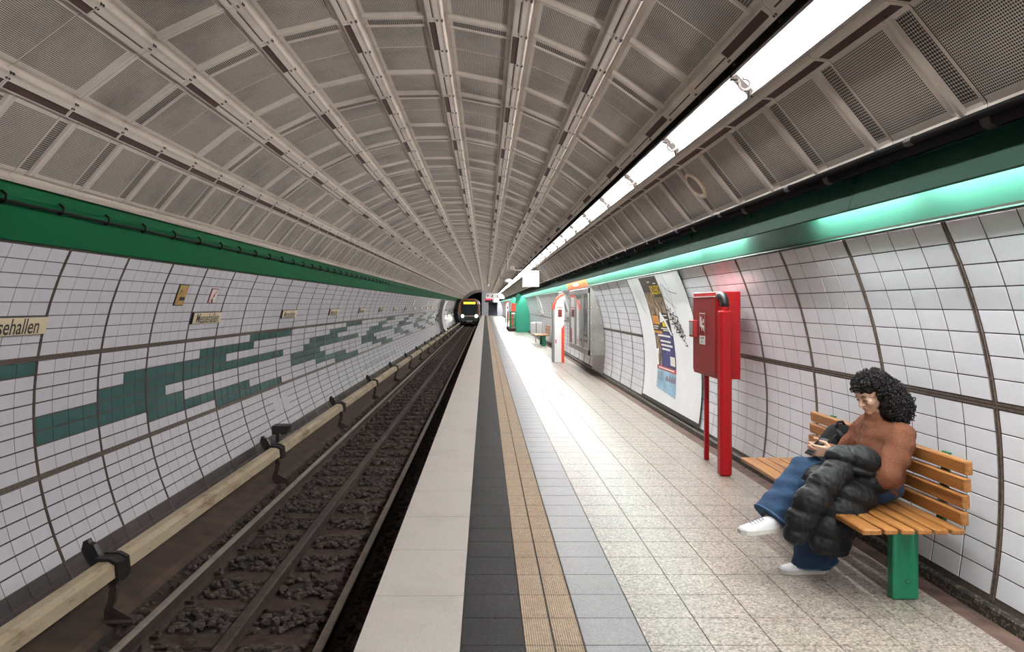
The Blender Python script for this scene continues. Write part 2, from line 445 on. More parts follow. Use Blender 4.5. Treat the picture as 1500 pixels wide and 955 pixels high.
ORD = ['nearest', 'second', 'third', 'fourth', 'fifth', 'sixth', 'seventh', 'eighth', 'ninth', 'tenth', 'eleventh', 'twelfth', 'thirteenth', 'fourteenth', 'fifteenth', 'sixteenth', 'seventeenth', 'eighteenth', 'nineteenth', 'twentieth']

# ================================================================== STRUCTURE: walls
PL, PR = 1.05, 1.03
LR0, RR0 = 6.37, 3.72                         # depth of one ring joint on the left and on the right wall
def rows(a, b, n): return [a + (b - a) * (i + 0.5) / n for i in range(n)]
PATTERN = {4: range(0, 8), 5: range(0, 12), 3: list(range(4, 30)), 2: list(range(6, 18)), 6: list(range(8, 22)), 1: list(range(14, 23)), 0: list(range(22, 32)), 7: list(range(16, 29))}
PATTERN[4] = list(range(0, 10))
wl = arc_sheet(-64, -118.4, Y0, Y1, 0.0, 28).build('wall_left', 'grout', origin=(0, 0, 0)); tag(wl, 'curved white tiled tunnel wall with dark green arrow pattern', kind='structure')
wr = arc_sheet(64.8, 101.5, Y0, Y1, 0.0, 20).build('wall_right', 'grout', origin=(0, 0, 0)); tag(wr, 'curved white tiled tunnel wall behind the bench', kind='structure')
NT_ROW = 8
left_places = {'tile_white': [], 'tile_green': [], 'tile_dark': []}
jl = 0.020
def panel_rows(a, b):                        # leaves a joint of jl metres at both ends
    e = math.degrees(jl / R) * (1 if b > a else -1)
    return rows(a + e, b - e, NT_ROW)
span = (81.6 - 64) / 8
th_tile = math.radians((81.6 - 64) - 2 * math.degrees(jl / R)) * R / 8
tw_l = (PL - 0.034) / 4
for k in range(-11, 108):
    y_ring = LR0 + PL * k
    for c in range(4):
        y = y_ring + 0.017 + tw_l * (c + 0.5)
        if y > Y1 or y < Y0: continue
        q = (k * 4 + c) % 32
        for seg, (a, b) in enumerate(((-64, -81.6), (-81.6, -99.8), (-99.8, -118))):
            for r, t in enumerate(panel_rows(a, b)):
                key = 'tile_white'
                if seg == 1 and q in PATTERN[r]: key = 'tile_green'
                if seg == 2 and r >= 6: key = 'tile_dark'
                left_places[key].append((t, P(t, y)))
tl = tile_template(th_tile - 0.007, tw_l - 0.008, 0.004, 0.0015)
template_instances('wall_tile', tl, ['tile_white'], left_places['tile_white'], wl, 240)
template_instances('green_wall_tile', tl, ['tile_green'], left_places['tile_green'], wl, 110)
template_instances('dark_base_tile', tl, ['tile_dark'], left_places['tile_dark'], wl, 50)
right_places = []
tw_r = (PR - 0.034) / 4
POST = (8.80, 11.95)                          # the paper covered board
for k in range(-8, 112):
    y_ring = RR0 + PR * k
    for c in range(4):
        y = y_ring + 0.017 + tw_r * (c + 0.5)
        if y > 45.5 and y < 47.5: continue
        if y > Y1: continue
        if POST[0] < y < POST[1]: continue
        for (a, b) in ((65.0, 82.4), (82.4, 99.8)):
            for t in panel_rows(a, b): right_places.append((t, P(t, y)))
tr = tile_template(th_tile - 0.007, tw_r - 0.011, 0.004, 0.0015)
template_instances('wall_tile', tr, ['tile_white'], right_places, wr, 300)
# metal profiles in the ring joints and the long joints
def ring_profiles(parent, ys, t0, t1, name):
    V = []; Fq = []
    for y in ys:
        n = 12
        for off in (-0.009, 0.009):
            b = len(V)
            for i in range(n + 1):
                t = t0 + (t1 - t0) * i / n
                V += [P(t, y + off - 0.004, 0.0), P(t, y + off - 0.003, 0.007), P(t, y + off + 0.003, 0.007), P(t, y + off + 0.004, 0.0)]
            for i in range(n):
                for j in range(3): Fq.append((b + 4 * i + j, b + 4 * i + j + 1, b + 4 * i + j + 5, b + 4 * i + j + 4))
    o = bpy.data.objects.new(name, arrays_mesh(name, V, Fq, None, None, ['joint_profile'])); link(o, parent); o['kind'] = 'stuff'
ring_profiles(wl, [LR0 + PL * k for k in range(-8, 105)], -64, -118, 'ring_joint_profiles')
ring_profiles(wr, [RR0 + PR * k for k in range(-6, 105) if not (POST[0] < RR0 + PR * k < POST[1] - 0.1)], 65, 99.8, 'ring_joint_profiles')
for t, par in ((-81.6, wl), (-99.8, wl)):
    mb = MB()
    for dt in (-0.28, 0.0, 0.28):
        a, b = t + dt - 0.09, t + dt + 0.09
        mb.quad(P(a, Y0, 0.007), P(b, Y0, 0.007), P(b, Y1, 0.007), P(a, Y1, 0.007))
        mb.quad(P(a, Y0, 0), P(a, Y0, 0.007), P(a, Y1, 0.007), P(a, Y1, 0)); mb.quad(P(b, Y0, 0), P(b, Y0, 0.007), P(b, Y1, 0.007), P(b, Y1, 0))
    mb.build('long_joint_profile', 'joint_profile', par)
for (ya, yb) in ((Y0, POST[0]), (POST[1], Y1)):
    mb = MB()
    for dt in (-0.22, 0.12):
        a, b = 82.4 + dt - 0.09, 82.4 + dt + 0.09
        mb.quad(P(a, ya, 0.007), P(b, ya, 0.007), P(b, yb, 0.007), P(a, yb, 0.007))
    mb.build('long_joint_profile', 'joint_profile', wr)

# ================================================================== floor (platform)
XE, X1, X2, X3, X4 = -0.612, -0.117, 0.184, 0.467, 0.766
XF, XS = 2.45, 2.565
mb = MB(); mb.box(XE + 0.012, 2.9, Y0, Y1, -0.25, -0.0055); mb.box(-0.28, 2.6, Y0, Y1, -1.3, -0.25)
fl = mb.build('floor', 'floor_mortar', origin=(0, 0, 0)); tag(fl, 'station platform of terrazzo tiles with pale edge and ribbed guiding strip', kind='structure')
ROW, ROW0 = 0.299, 7.006
def floor_tmpl(sx, sy, h=0.006, ch=0.0018):
    V, Fq, a, b = tile_template(sx, sy, h, ch)
    return [(x, y, -z) for x, y, z in V], [f[::-1] for f in Fq], a, b
def floor_field(name, mat, x0, x1, row, y_start, gap, keep, dmax, tmpl=None, z=-0.006):
    n0 = int((Y0 - y_start) / row); n1 = int((Y1 - y_start) / row)
    pl = [(0, ((x0 + x1) / 2, y_start + row * (k + 0.5), z)) for k in range(n0, n1)]
    return (tmpl or floor_tmpl(x1 - x0 - gap, row - gap)), pl
t_, p_ = floor_field('edge_slab', 0, XE, X1, 0.75, 7.0, 0.003, 0, 0)
template_instances('edge_slab', t_, ['edge_concrete'], p_, fl, 60, 60)
t_, p_ = floor_field('black_tile', 0, X1, X2, ROW, ROW0, 0.002, 0, 0)
template_instances('black_strip_tile', t_, ['terrazzo_black'], p_, fl, 50, 16)
t_, p_ = floor_field('grey_tile', 0, X3, X4, ROW, ROW0, 0.003, 0, 0)
template_instances('grey_strip_tile', t_, ['terrazzo_grey'], p_, fl, 50, 16)
pl = []
for c in range(6):
    xa = X4 + 0.2995 * c; xb = min(xa + 0.2995, XF)
    if c < 5 or xb - xa > 0.29: pl += [(0, ((xa + xb) / 2, p[1][1], -0.006)) for p in p_]
last = (X4 + 0.2995 * 5, XF)
template_instances('floor_tile', floor_tmpl(0.2995 - 0.003, ROW - 0.003), ['terrazzo_beige'], [q for q in pl if q[1][0] < last[0]], fl, 250, 16)
template_instances('border_tile', floor_tmpl(last[1] - last[0] - 0.003, ROW - 0.003), ['terrazzo_beige'], [(0, ((last[0] + last[1]) / 2, p[1][1], -0.006)) for p in p_], fl, 45, 16)
# ribbed guiding tiles
tw = (X3 - X2) / 2
def ribbed(sx, sy, n=12):
    V = []; Fq = []
    a, b = sx / 2, sy / 2; p = sx / n
    prof = []
    for i in range(n):
        x = -a + i * p
        prof += [(x + p * 0.08, 0.0025), (x + p * 0.22, 0.0065), (x + p * 0.62, 0.0065), (x + p * 0.76, 0.0025)]
    for x, z in prof: V += [(x, -b, z), (x, b, z)]
    for i in range(len(prof) - 1): Fq.append((2 * i, 2 * i + 2, 2 * i + 3, 2 * i + 1))
    b0 = len(V); V += [(-a, -b, 0), (a, -b, 0), (a, b, 0), (-a, b, 0), (-a, -b, .0025), (a, -b, .0025), (a, b, .0025), (-a, b, .0025)]
    Fq += [(b0 + i, b0 + (i + 1) % 4, b0 + 4 + (i + 1) % 4, b0 + 4 + i) for i in range(4)]
    return V, Fq, None, None
rt = ribbed(tw - 0.006, ROW - 0.007)
template_instances('ribbed_guide_tile', rt, ['tactile_clay'], [(0, (X2 + tw * (c + 0.5), p[1][1], -0.006)) for c in (0, 1) for p in p_], fl, 110, 18)
b = MB().box(XF, XS, Y0, Y1, -0.02, -0.001).build('dirt_strip', 'floor_dirt_joint', fl)
sk = MB()
sk.prism([(XS, -0.02), (XS, 0.060), (XS + 0.012, 0.072), (2.605, 0.072), (2.605, -0.02)], Y0, Y1)
s = sk.build('baseboard_right', 'terrazzo_skirting', origin=(0, 0, 0)); tag(s, 'low dark speckled terrazzo skirting under the right wall', kind='structure')
MB().box(2.60, 2.64, Y0, Y1, 0.0, 0.09).build('shadow_gap', 'ceiling_gap', s)

# ================================================================== ceiling
DW = 12.2; RIBS = [-43.7 - DW + DW * k for k in range(9)]
MOD, C0 = 0.705, 5.86
def grid_panel(W_, L_, us, wus, vs, wvs, cellmat):
    """us/vs lines, height w (into the room) = max of both; local z outwards, origin on the circle at the chord's middle"""
    V = []; Fq = []; mi = []; uv = []
    sag = R - math.sqrt(R * R - (W_ / 2) ** 2)
    for j, v in enumerate(vs):
        for i, u in enumerate(us):
            wz = wus[i] if wus[i] < 0 else max(wus[i], wvs[j])
            uu = u
            if i in (0, len(us) - 1): uu = math.copysign(abs(u) - wz * math.tan(T(DW / 2)), u)
            V.append((uu, v, -sag - wz))
    nu = len(us)
    for j in range(len(vs) - 1):
        for i in range(nu - 1):
            q = (j * nu + i, j * nu + i + 1, (j + 1) * nu + i + 1, (j + 1) * nu + i)
            q = q[::-1]; Fq.append(q); mi.append(cellmat(i, j))
            uv += [(us[k % nu], vs[k // nu]) for k in q]
    return V, Fq, mi, uv
CM = ['ceiling_metal', 'ceiling_perforated', 'ceiling_vent', 'ceiling_slot']
half = R * math.sin(T(DW / 2)); hl = MOD / 2 - 0.0015
US = [-half, -half + .026, -half + .029, -half + .046, -half + .075, -half + .105, half - .150, half - .122, half - .104, half - .094, half - .060, half - .050, half - .040, half]
WU = [.042, .042, -.012, -.012, 0, 0, 0, 0, .034, .036, .037, .038, .042, .042]
# cells: 5 = field, 8 = lip, 9..11 = zone of the slot
def cell_mat(field, vent, slotj, wide):
    def f(i, j):
        if i == 5 and j in field: return 1
        if i == 5 and j in vent: return 2
        if j in slotj and (i == 10 or (wide and i in (9, 10, 11))): return 3
        return 0
    return f
# A: plain, B: vent at the near end, C: continues B, D: every panel with a vent (the strips next to the fascias)
vA = [-hl, -hl + .022, -hl + .062, -hl + .075, hl - .075, hl - .045, hl - .030, hl]; wA = [.020, .020, 0, 0, 0, 0, .016, .020]
vB = [-hl, -hl + .022, -hl + .045, -hl + .05, -hl + .165, -hl + .175, -hl + .19, -hl + .215, -hl + .225, hl - .006, hl]; wB = [.020, .020, .004, .004, .004, .016, .016, 0, 0, 0, .004]
vC = [-hl, -hl + .006, hl - .075, hl - .05, hl - .025, hl]; wC = [.004, 0, 0, 0, .020, .020]
panA = grid_panel(2 * half, MOD, US, WU, vA, wA, cell_mat({3}, set(), {2, 3, 4}, False))
panB = grid_panel(2 * half, MOD, US, WU, vB, wB, cell_mat({8}, {3}, {2, 3, 4, 5, 6, 7, 8}, True))
panC = grid_panel(2 * half, MOD, US, WU, vC, wC, cell_mat({1}, set(), {1, 2}, False))
vD = [-hl, -hl + .02, -hl + .028, -hl + .132, -hl + .142, -hl + .165, -hl + .205, -hl + .225, hl - .012, hl]; wD = [.006, .006, .002, .002, .020, .020, .0, .012, .012, .0]
panD = grid_panel(2 * half, MOD, US, WU, vD, wD, cell_mat({7}, {2}, {1, 2, 3, 4, 5, 6, 7}, True))
hr = R * math.sin(T(11.2 / 2))
USr = [-hr, -hr + .03, -hr + .055, -hr + .075, -hr + .095, -hr + .12, hr - .05, hr - .03, hr - .012, hr]
panE = grid_panel(2 * hr, MOD, USr, [.075, .075, .05, .03, .012, 0, 0, 0, .01, .02], vD, wD,
                  lambda i, j: 1 if (i == 5 and j == 7) else 2 if (i == 5 and j == 2) else 3 if (i in (2, 3) and j in (2, 3, 4, 5, 6, 7)) else 0)
arcs = arc_sheet(-57, 58.6, Y0, Y1, -0.09, 40)
ce = arcs.build('ceiling', 'ceiling_gap', origin=(0, 0, 0)); tag(ce, 'vaulted ceiling of pressed perforated metal panels between ribs', kind='structure')
pp = {'A': [], 'B': [], 'C': [], 'D': [], 'E': []}
k0 = int((Y0 - C0) / MOD) - 1; k1 = int((Y1 - C0) / MOD)
for k in range(k0, k1):
    y = C0 + MOD * (k + 0.5)
    for s_ in range(8):
        tm = RIBS[s_] + DW / 2
        key = 'D' if s_ == 0 else 'BCA'[k % 3]
        pp[key].append((tm, P(tm, y)))
    pp['E'].append((51.6, P(51.6, y)))
for key, tm, n in (('A', panA, 75), ('B', panB, 75), ('C', panC, 75), ('D', panD, 40), ('E', panE, 35)):
    template_instances('ceiling_panel', tm, CM, pp[key], ce, n, stuff_name='ceiling_panel_field')
# screws at the crossings
V = []; Fq = []
for k in range(k0, k1):
    y = C0 + MOD * k
    if y < 1.0 or y > 26: continue
    for t in RIBS[1:] + [46.3]:
        for du, dv in ((-.02, -.014), (.02, -.014), (-.02, .014), (.02, .014)):
            tt = t + math.degrees(du / R); r = 0.0085
            b = len(V)
            for w_ in (0.040, 0.052):
                for a in range(6):
                    V.append(P(tt + math.degrees(r * math.cos(a * math.pi / 3) / R), y + dv + r * math.sin(a * math.pi / 3), w_ - 0.005))
            for a in range(6): Fq.append((b + a, b + (a + 1) % 6, b + 6 + (a + 1) % 6, b + 6 + a))
            Fq.append((b + 6, b + 7, b + 8, b + 9)); Fq.append((b + 9, b + 10, b + 11, b + 6))
o = bpy.data.objects.new('panel_screws', arrays_mesh('panel_screws', V, Fq, None, None, ['bolt_dark'])); link(o, ce); o['kind'] = 'stuff'

# ================================================================== green fascias and coves
trimL = MB().quad(P(-55.6, Y0, -0.03), P(-64.2, Y0, -0.03), P(-64.2, Y1, -0.03), P(-55.6, Y1, -0.03)).build('trim_1', 'ceiling_gap', origin=(0, 0, 0))
tag(trimL, 'green metal fascia band along the top of the left wall', kind='structure')
def fascia_l(y0, y1):
    mb = MB()
    a, b, c, d = P(-56.1, 0, -.004), P(-57.9, 0, 0.02), P(-57.9, 0, 0.005), P(-63.7, 0, 0.035); e = P(-64.1, 0, 0.0)
    for p, q in ((a, b), (b, c), (c, d), (d, e)): mb.quad((p[0], y0, p[2]), (q[0], y0, q[2]), (q[0], y1, q[2]), (p[0], y1, p[2]))
    return mb
FL = [8.87 + 5.8 * k for k in range(-3, 20)]
for a, b in zip(FL[:-1], FL[1:]): fascia_l(max(a, Y0) + 0.003, min(b, Y1) - 0.003).build('fascia_panel', 'fascia_green', trimL)
# black wire rail on hooks along the left fascia
cr = thing('cable_rail', P(-58.2, 20, 0.05), 'thin black cable rail on small hooks along the left green fascia', 'cable')
MB().tube([P(-58.4, Y0, 0.06), P(-58.4, 95, 0.06)], 0.012, 6).build('cable', 'cable_black', cr)
for k in range(30):
    y = 5.15 + 0.705 * k; mb = MB()
    mb.tube([P(-57.5, y, 0.02), P(-57.6, y, 0.06), P(-58.3, y, 0.085), P(-58.8, y, 0.06), P(-58.5, y, 0.03)], 0.011, 5); mb.build('hook', 'cable_black', cr)
# right: leaning dark green fascia with tubes hidden behind its lip, and the light green cove below
FA = (2.172, H_CAM + 0.751); FB = (2.118, H_CAM + 0.556)
trimR = MB().prism([(2.235, H_CAM + .78), (2.26, H_CAM + .66), (2.345, H_CAM + .425), (2.375, H_CAM + .425), (2.30, H_CAM + .78)], Y0, Y1).build('trim_2', 'cove_green', origin=(0, 0, 0))
tag(trimR, 'lit green cove with dark green fascia along the right wall', kind='structure')
FR = [4.24 + 1.67 * k for k in range(-5, 69)]
for i, (a, b) in enumerate(zip(FR[:-1], FR[1:])):
    MB().prism([FA, FB, (FB[0] + 0.022, FB[1] - 0.004), (FB[0] + 0.022, FB[1] + 0.01), (FA[0] + 0.02, FA[1]), (FA[0] + 0.075, FA[1] + .03), (FA[0] + 0.05, FA[1] + 0.03)], a + 0.002, b - 0.002).build('fascia_panel', 'fascia_green_dark', trimR)
mb = MB()
for y in FR: mb.box(FB[0] + 0.02, 2.245, y - 0.01, y + 0.01, H_CAM + 0.70, H_CAM + .74)
mb.build('fascia_bracket_row', 'fascia_green_dark', trimR)['kind'] = 'stuff'
MB().tube([P(65.1, Y0, 0.012), P(65.1, Y1, 0.012)], 0.009, 5).build('edge_strip', 'fascia_green_dark', trimR)
COVE = []
for k in range(-6, 90):
    y = 4.42 + 1.28 * k
    if 5.6 < y < 6.2 or y > 112 or 18.0 > y > 17.9: continue
    COVE.append(y)
L_ = thing('lamp_trunking', (2.19, 4.0, H_CAM + 0.65), 'row of tube lamps hidden behind the dark green fascia on the right', 'lamp')
for y in sorted(COVE):
    bt = MB().box(2.176, 2.212, y - 0.60, y + 0.60, H_CAM + .674, H_CAM + .70).build('lamp_batten', 'lamp_white', L_)
    MB().tube([(2.192, y - 0.57, H_CAM + .655), (2.192, y + 0.57, H_CAM + .655)], 0.016, 6).build('lamp_tube', 'cove_tube_light', bt)
# black pipes in the gap above the right fascia
for t, r_, ins, lab in ((58.0, 0.035, 0.05, 'thick black cable pipe in the gap above the right green fascia'), (57.3, 0.018, 0.085, 'thin black cable along the lower edge of the right ceiling panels')):
    o = thing('cable_pipe', P(t, 10, ins), lab, 'pipe')
    MB().tube([P(t, Y0, ins), P(t, 111.5, ins)], r_, 8).build('pipe', 'cable_black', o, smooth=True)
    for k in range(18):
        y = 3.0 + 1.41 * k + (0.5 if r_ < 0.03 else 0)
        MB().tube([P(t, y - 0.03, ins), P(t, y + 0.03, ins)], r_ * 1.22, 8).build('sleeve', 'black_metal', o)
MB().quad(P(56.5, Y0, -0.04), P(60.5, Y0, -0.04), P(60.5, Y1, -0.04), P(56.5, Y1, -0.04)).build('trim_3', 'ceiling_gap', origin=(0, 0, 0))['kind'] = 'structure'

# ================================================================== ceiling strip lights
LJ, LS = 4.49, 1.71
ch = MB()
for a, b, ia, ib in ((41.3, 42.35, 0.03, -.07), (42.35, 46.1, -.07, -.07), (46.1, 46.3, -.07, 0.06)):
    ch.quad(P(a, Y0, ia), P(b, Y0, ib), P(b, Y1, ib), P(a, Y1, ia))
ch = ch.build('trim_4', 'ceiling_gap', origin=(0, 0, 0)); tag(ch, 'dark channel in the ceiling that holds the strip lights', kind='structure')
def luminaire_parts(y0, y1, lab, grp):
    L_ = thing('strip_light', P(44.2, (y0 + y1) / 2, 0.0), lab, 'ceiling light', grp)
    ya, yb = y0 + 0.010, y1 - 0.010
    prof = [P(42.45, 0, 0.085), P(42.75, 0, 0.09), P(42.95, 0, 0.05), P(43.5, 0, 0.02), P(45.0, 0, 0.02), P(45.45, 0, 0.06), P(45.62, 0, 0.092), P(46.0, 0, 0.087)]
    mb = MB(); lip = MB()
    for i, (p, q) in enumerate(zip(prof[:-1], prof[1:])):
        (lip if i in (0, 6) else mb).quad((p[0], ya, p[2]), (q[0], ya, q[2]), (q[0], yb, q[2]), (p[0], yb, p[2]))
    for y in (ya, yb): mb.poly([(p[0], y, p[2]) for p in prof[1:-1]])
    mb.build('reflector', 'lamp_white', L_); lip.build('housing_lip', 'lamp_grey', L_)
    c = P(44.22, 0, 0.085)
    tb = MB().tube([(c[0], ya + 0.05, c[2]), (c[0], yb - 0.16, c[2])], 0.021, 8); tb.build('lamp_tube', 'tube_light', L_, smooth=True)
    MB().prism([(p[0], p[2]) for p in (P(42.7, 0, .06), P(42.75, 0, .105), P(45.65, 0, .105), P(45.7, 0, .06))], yb - .002, yb + .008).build('end_plate', 'holder_grey', L_)
    # lamp holder: a C shaped clip on a wedge at the far end
    hd = MB(); t1 = Vector(P(45.2, 0, 0)) - Vector(P(43.2, 0, 0)); t1.normalize(); n1 = Vector((CX - c[0], 0, CZ - c[2])).normalized()
    pts = []
    for i in range(11):
        a = math.radians(-150 + 30 * i - 90 + 90)
        pts.append(Vector((c[0], yb - 0.13, c[2])) + n1 * .045 + t1 * (0.036 * math.cos(a)) + n1 * (0.036 * math.sin(a)))
    hd.tube(pts, 0.010, 6); hd.build('lamp_holder', 'holder_grey', L_)
    for sgn in (-1, 1):
        p0 = Vector((c[0], yb - 0.12, c[2])) + t1 * (0.042 * sgn) + n1 * 0.05; p1 = Vector((c[0], yb - 0.004, c[2])) + t1 * (0.075 * sgn) + n1 * 0.03
        MB().tube([p0, p1], 0.007, 5).build('end_wedge', 'holder_grey', L_)
nn = 0
for k in range(-6, 62):
    y0 = LJ + LS * k
    if y0 + LS <= 2.9: lab, grp = 'ceiling strip light overhead and behind the camera', 'strip lights behind the camera'
    elif nn < 20: lab, grp = f'{ORD[nn]} white strip light of the ceiling row above the platform', 'ceiling strip lights'; nn += 1
    else: lab, grp = 'small far white strip light of the ceiling row toward the stairs', 'ceiling strip lights'
    luminaire_parts(y0, y0 + LS, lab, grp)
# round speakers in the right ceiling strip
def disc_on(theta, y, rad, name, label, cat, mats):
    c = Vector(P(theta, y, 0.02)); n = Vector((CX - c.x, 0, CZ - c.z)).normalized(); t = Vector((math.cos(T(theta)), 0, -math.sin(T(theta))))
    o = thing(name, tuple(c), label, cat)
    def ring(r0, r1, h0, h1):
        mb = MB(); N = 28
        for i in range(N):
            a, b = 2 * math.pi * i / N, 2 * math.pi * (i + 1) / N
            q = lambda r, h, a: tuple(c + n * h + t * (r * math.cos(a)) + Vector((0, r * math.sin(a), 0)))
            mb.quad(q(r0, h0, a), q(r1, h1, a), q(r1, h1, b), q(r0, h0, b))
        return mb
    ring(rad, rad * 0.9, 0.0, 0.022).build('flange', mats[0], o); ring(rad * 0.9, rad * 0.72, 0.022, 0.022).build('rim', mats[0], o)
    ring(rad * 0.72, rad * 0.62, 0.022, 0.012).build('bezel', mats[1], o); ring(rad * 0.62, 0.0, 0.012, 0.02).build('grille', mats[1], o)
flat('speaker_rim', (0.62, 0.52, 0.40), 0.5); flat('speaker_grille', (0.17, 0.14, 0.115), 0.6)
disc_on(51.6, 6.57, 0.15, 'ceiling_speaker', 'larger round beige speaker in the ceiling strip beside the second light', 'speaker', ('speaker_rim', 'speaker_grille'))
disc_on(51.6, 12.6, 0.15, 'ceiling_speaker', 'smaller farther round beige speaker in the right ceiling strip', 'speaker', ('speaker_rim', 'speaker_grille'))

# ================================================================== track bed
ZR = -0.93; ZS = -1.08; XRL, XRR = -2.722, -1.232
mb = MB(); mb.prism([(-3.62, -0.90), (-3.30, -0.955), (-3.08, -0.985), (-2.98, -1.10), (-0.26, -1.10), (-0.26, -1.3), (-3.7, -1.3)], Y0, Y1)
tb = mb.build('track_bed', 'track_ground', origin=(0, 0, 0)); tag(tb, 'dark brown track bed between wall and platform', kind='structure')
sh = MB().prism([(-3.60, -0.895), (-3.30, -0.95), (-3.09, -0.978), (-3.02, -1.02), (-3.62, -1.02)], Y0, Y1).build('shoulder', 'shoulder', tb)
track = thing('railway_track', (-1.977, 5, -1.1), 'rusty railway track with timber sleepers and two shiny rails', 'railway track')
def rail(x, nm):
    p = [(-.07, 0), (.07, 0), (.07, .012), (.015, .03), (.012, .105), (.036, .12), (.036, .14), (-.036, .14), (-.036, .12), (-.012, .105), (-.015, .03), (-.07, .012)]
    r_ = MB().prism([(x + a, ZS + b) for a, b in p], Y0, Y1).build(nm, 'rail_rust', track)
    hd = MB().prism([(x - .036, ZS + .138), (x + .036, ZS + .138), (x + .034, ZS + .148), (x + .024, ZS + .152), (x - .024, ZS + .152), (x - .034, ZS + .148)], Y0, Y1).build('rail_head', 'rail_steel', r_)
    return r_
rail(XRL, 'rail'); rail(XRR, 'rail')
# central angle beam with splice plates
cb = MB().prism([(-2.035, ZS + .02), (-1.935, ZS + .02), (-1.935, ZS + .115), (-1.95, ZS + .125), (-2.02, ZS + .125), (-2.035, ZS + .115)], Y0, Y1).build('centre_beam', 'rail_rust', track)
SL = 0.687
slm = None; clipm = None
mb = MB(); mb.box(-1.25, 1.25, -0.125, 0.125, -0.14, 0.0, 0.012)
s0 = mb.build('sleeper_src', 'sleeper_wood', None, origin=(0, 0, 0)); slm = s0.data; bpy.data.objects.remove(s0)
def clip_mesh():
    mb = MB(); mb.box(-.16, .16, -.075, .075, 0, .016, .003)
    for sx in (-1, 1):
        mb.box(sx * .105 - .022, sx * .105 + .022, -.035, .035, .016, .05, .006); mb.tube([(sx * .105, 0, .05), (sx * .105, 0, .085)], .017, 6)
        mb.box(sx * .065 - .02, sx * .065 + .02, -.03, .03, .03, .045, .004)
    o = mb.build('c', 'rail_rust', None, origin=(0, 0, 0)); d = o.data; bpy.data.objects.remove(o); return d
clipm = clip_mesh()
y = 3.745 - 4 * SL; ns = 0
SLY = []
while y < 108:
    o = bpy.data.objects.new('sleeper', slm); link(o, track); o.location = (0, y - 5, ZS + 1.1 + 0.0); o.rotation_euler = (0, 0, random.uniform(-.012, .012)); SLY.append(y)
    if 2.0 < y < 20:
        for x in (XRL, XRR):
            c = bpy.data.objects.new('rail_fixing', clipm); link(c, o); c.location = (x + 1.977, 0, 0.0)
    y += SL
# ballast stones
def stones():
    t = (1 + 5 ** 0.5) / 2
    V = np.array([(-1, t, 0), (1, t, 0), (-1, -t, 0), (1, -t, 0), (0, -1, t), (0, 1, t), (0, -1, -t), (0, 1, -t), (t, 0, -1), (t, 0, 1), (-t, 0, -1), (-t, 0, 1)], float)
    V /= np.linalg.norm(V[0])
    Fc = np.array([(0, 11, 5), (0, 5, 1), (0, 1, 7), (0, 7, 10), (0, 10, 11), (1, 5, 9), (5, 11, 4), (11, 10, 2), (10, 7, 6), (7, 1, 8), (3, 9, 4), (3, 4, 2), (3, 2, 6), (3, 6, 8), (3, 8, 9), (4, 9, 5), (2, 4, 11), (6, 2, 10), (8, 6, 7), (9, 8, 1)])
    A = []; FF = []; nb = 0
    for (ya, yb, dens, sc) in ((2.4, 13, 250, 0.040), (13, 36, 130, 0.046)):
        n = int((yb - ya) * 2.6 * dens)
        for _ in range(n):
            y = random.uniform(ya, yb); x = random.uniform(-3.06, -0.45)
            k = (y - SLY[0]) / SL; f = abs(k - round(k)) * SL
            if f < 0.135 and random.random() > 0.05 and x > -3.02: continue
            if abs(x - XRL) < 0.08 or abs(x - XRR) < 0.08 or abs(x + 1.985) < 0.06: continue
            s = sc * random.uniform(0.55, 1.25)
            q = V * (1 + rng.uniform(-.28, .28, (12, 1))) * np.array([random.uniform(.8, 1.3), random.uniform(.8, 1.3), random.uniform(.5, .9)]) * s
            a = random.uniform(0, 6.28); c, si = math.cos(a), math.sin(a)
            q = np.stack([q[:, 0] * c - q[:, 1] * si, q[:, 0] * si + q[:, 1] * c, q[:, 2]], 1)
            A.append(q + np.array([x, y, -1.10 + random.uniform(0, 0.03) + s * 0.35])); FF.append(Fc + nb); nb += 12
    return np.concatenate(A), np.concatenate(FF)
V, Fq = stones()
o = bpy.data.objects.new('ballast', arrays_mesh('ballast', V, Fq, None, None, ['ballast'])); link(o); tag(o, 'loose brown crushed stone ballast between the sleepers', 'gravel', kind='stuff')

# conductor rail with pale cover
BR0, BRS = 5.96, 4.7
cd = thing('conductor_rail', (-3.07, 6, -0.98), 'cream covered conductor rail on black brackets along the left wall', 'conductor rail')
prof = [(-3.135, -.60), (-3.15, -.51), (-3.125, -.475), (-3.045, -.475), (-2.995, -.505), (-2.985, -.60), (-3.01, -.60), (-3.02, -.52), (-3.11, -.52)]
BY = [BR0 + BRS * k for k in range(-1, 18)]
edges = []
for a, b in zip(BY[:-1], BY[1:]):
    mid = (a + b) / 2 + 0.35
    edges += [(a + 0.13, mid - 0.012), (mid + 0.012, b - 0.09)] if a > 9 else [(a + 0.13, b - 0.09)]
for a, b in edges: MB().prism(prof, a, b).build('rail_cover', 'rail_cover', cd)
MB().prism([(-3.10, -.64), (-3.04, -.64), (-3.04, -.535), (-3.10, -.535)], Y0, 86).build('power_rail', 'rail_rust', cd)
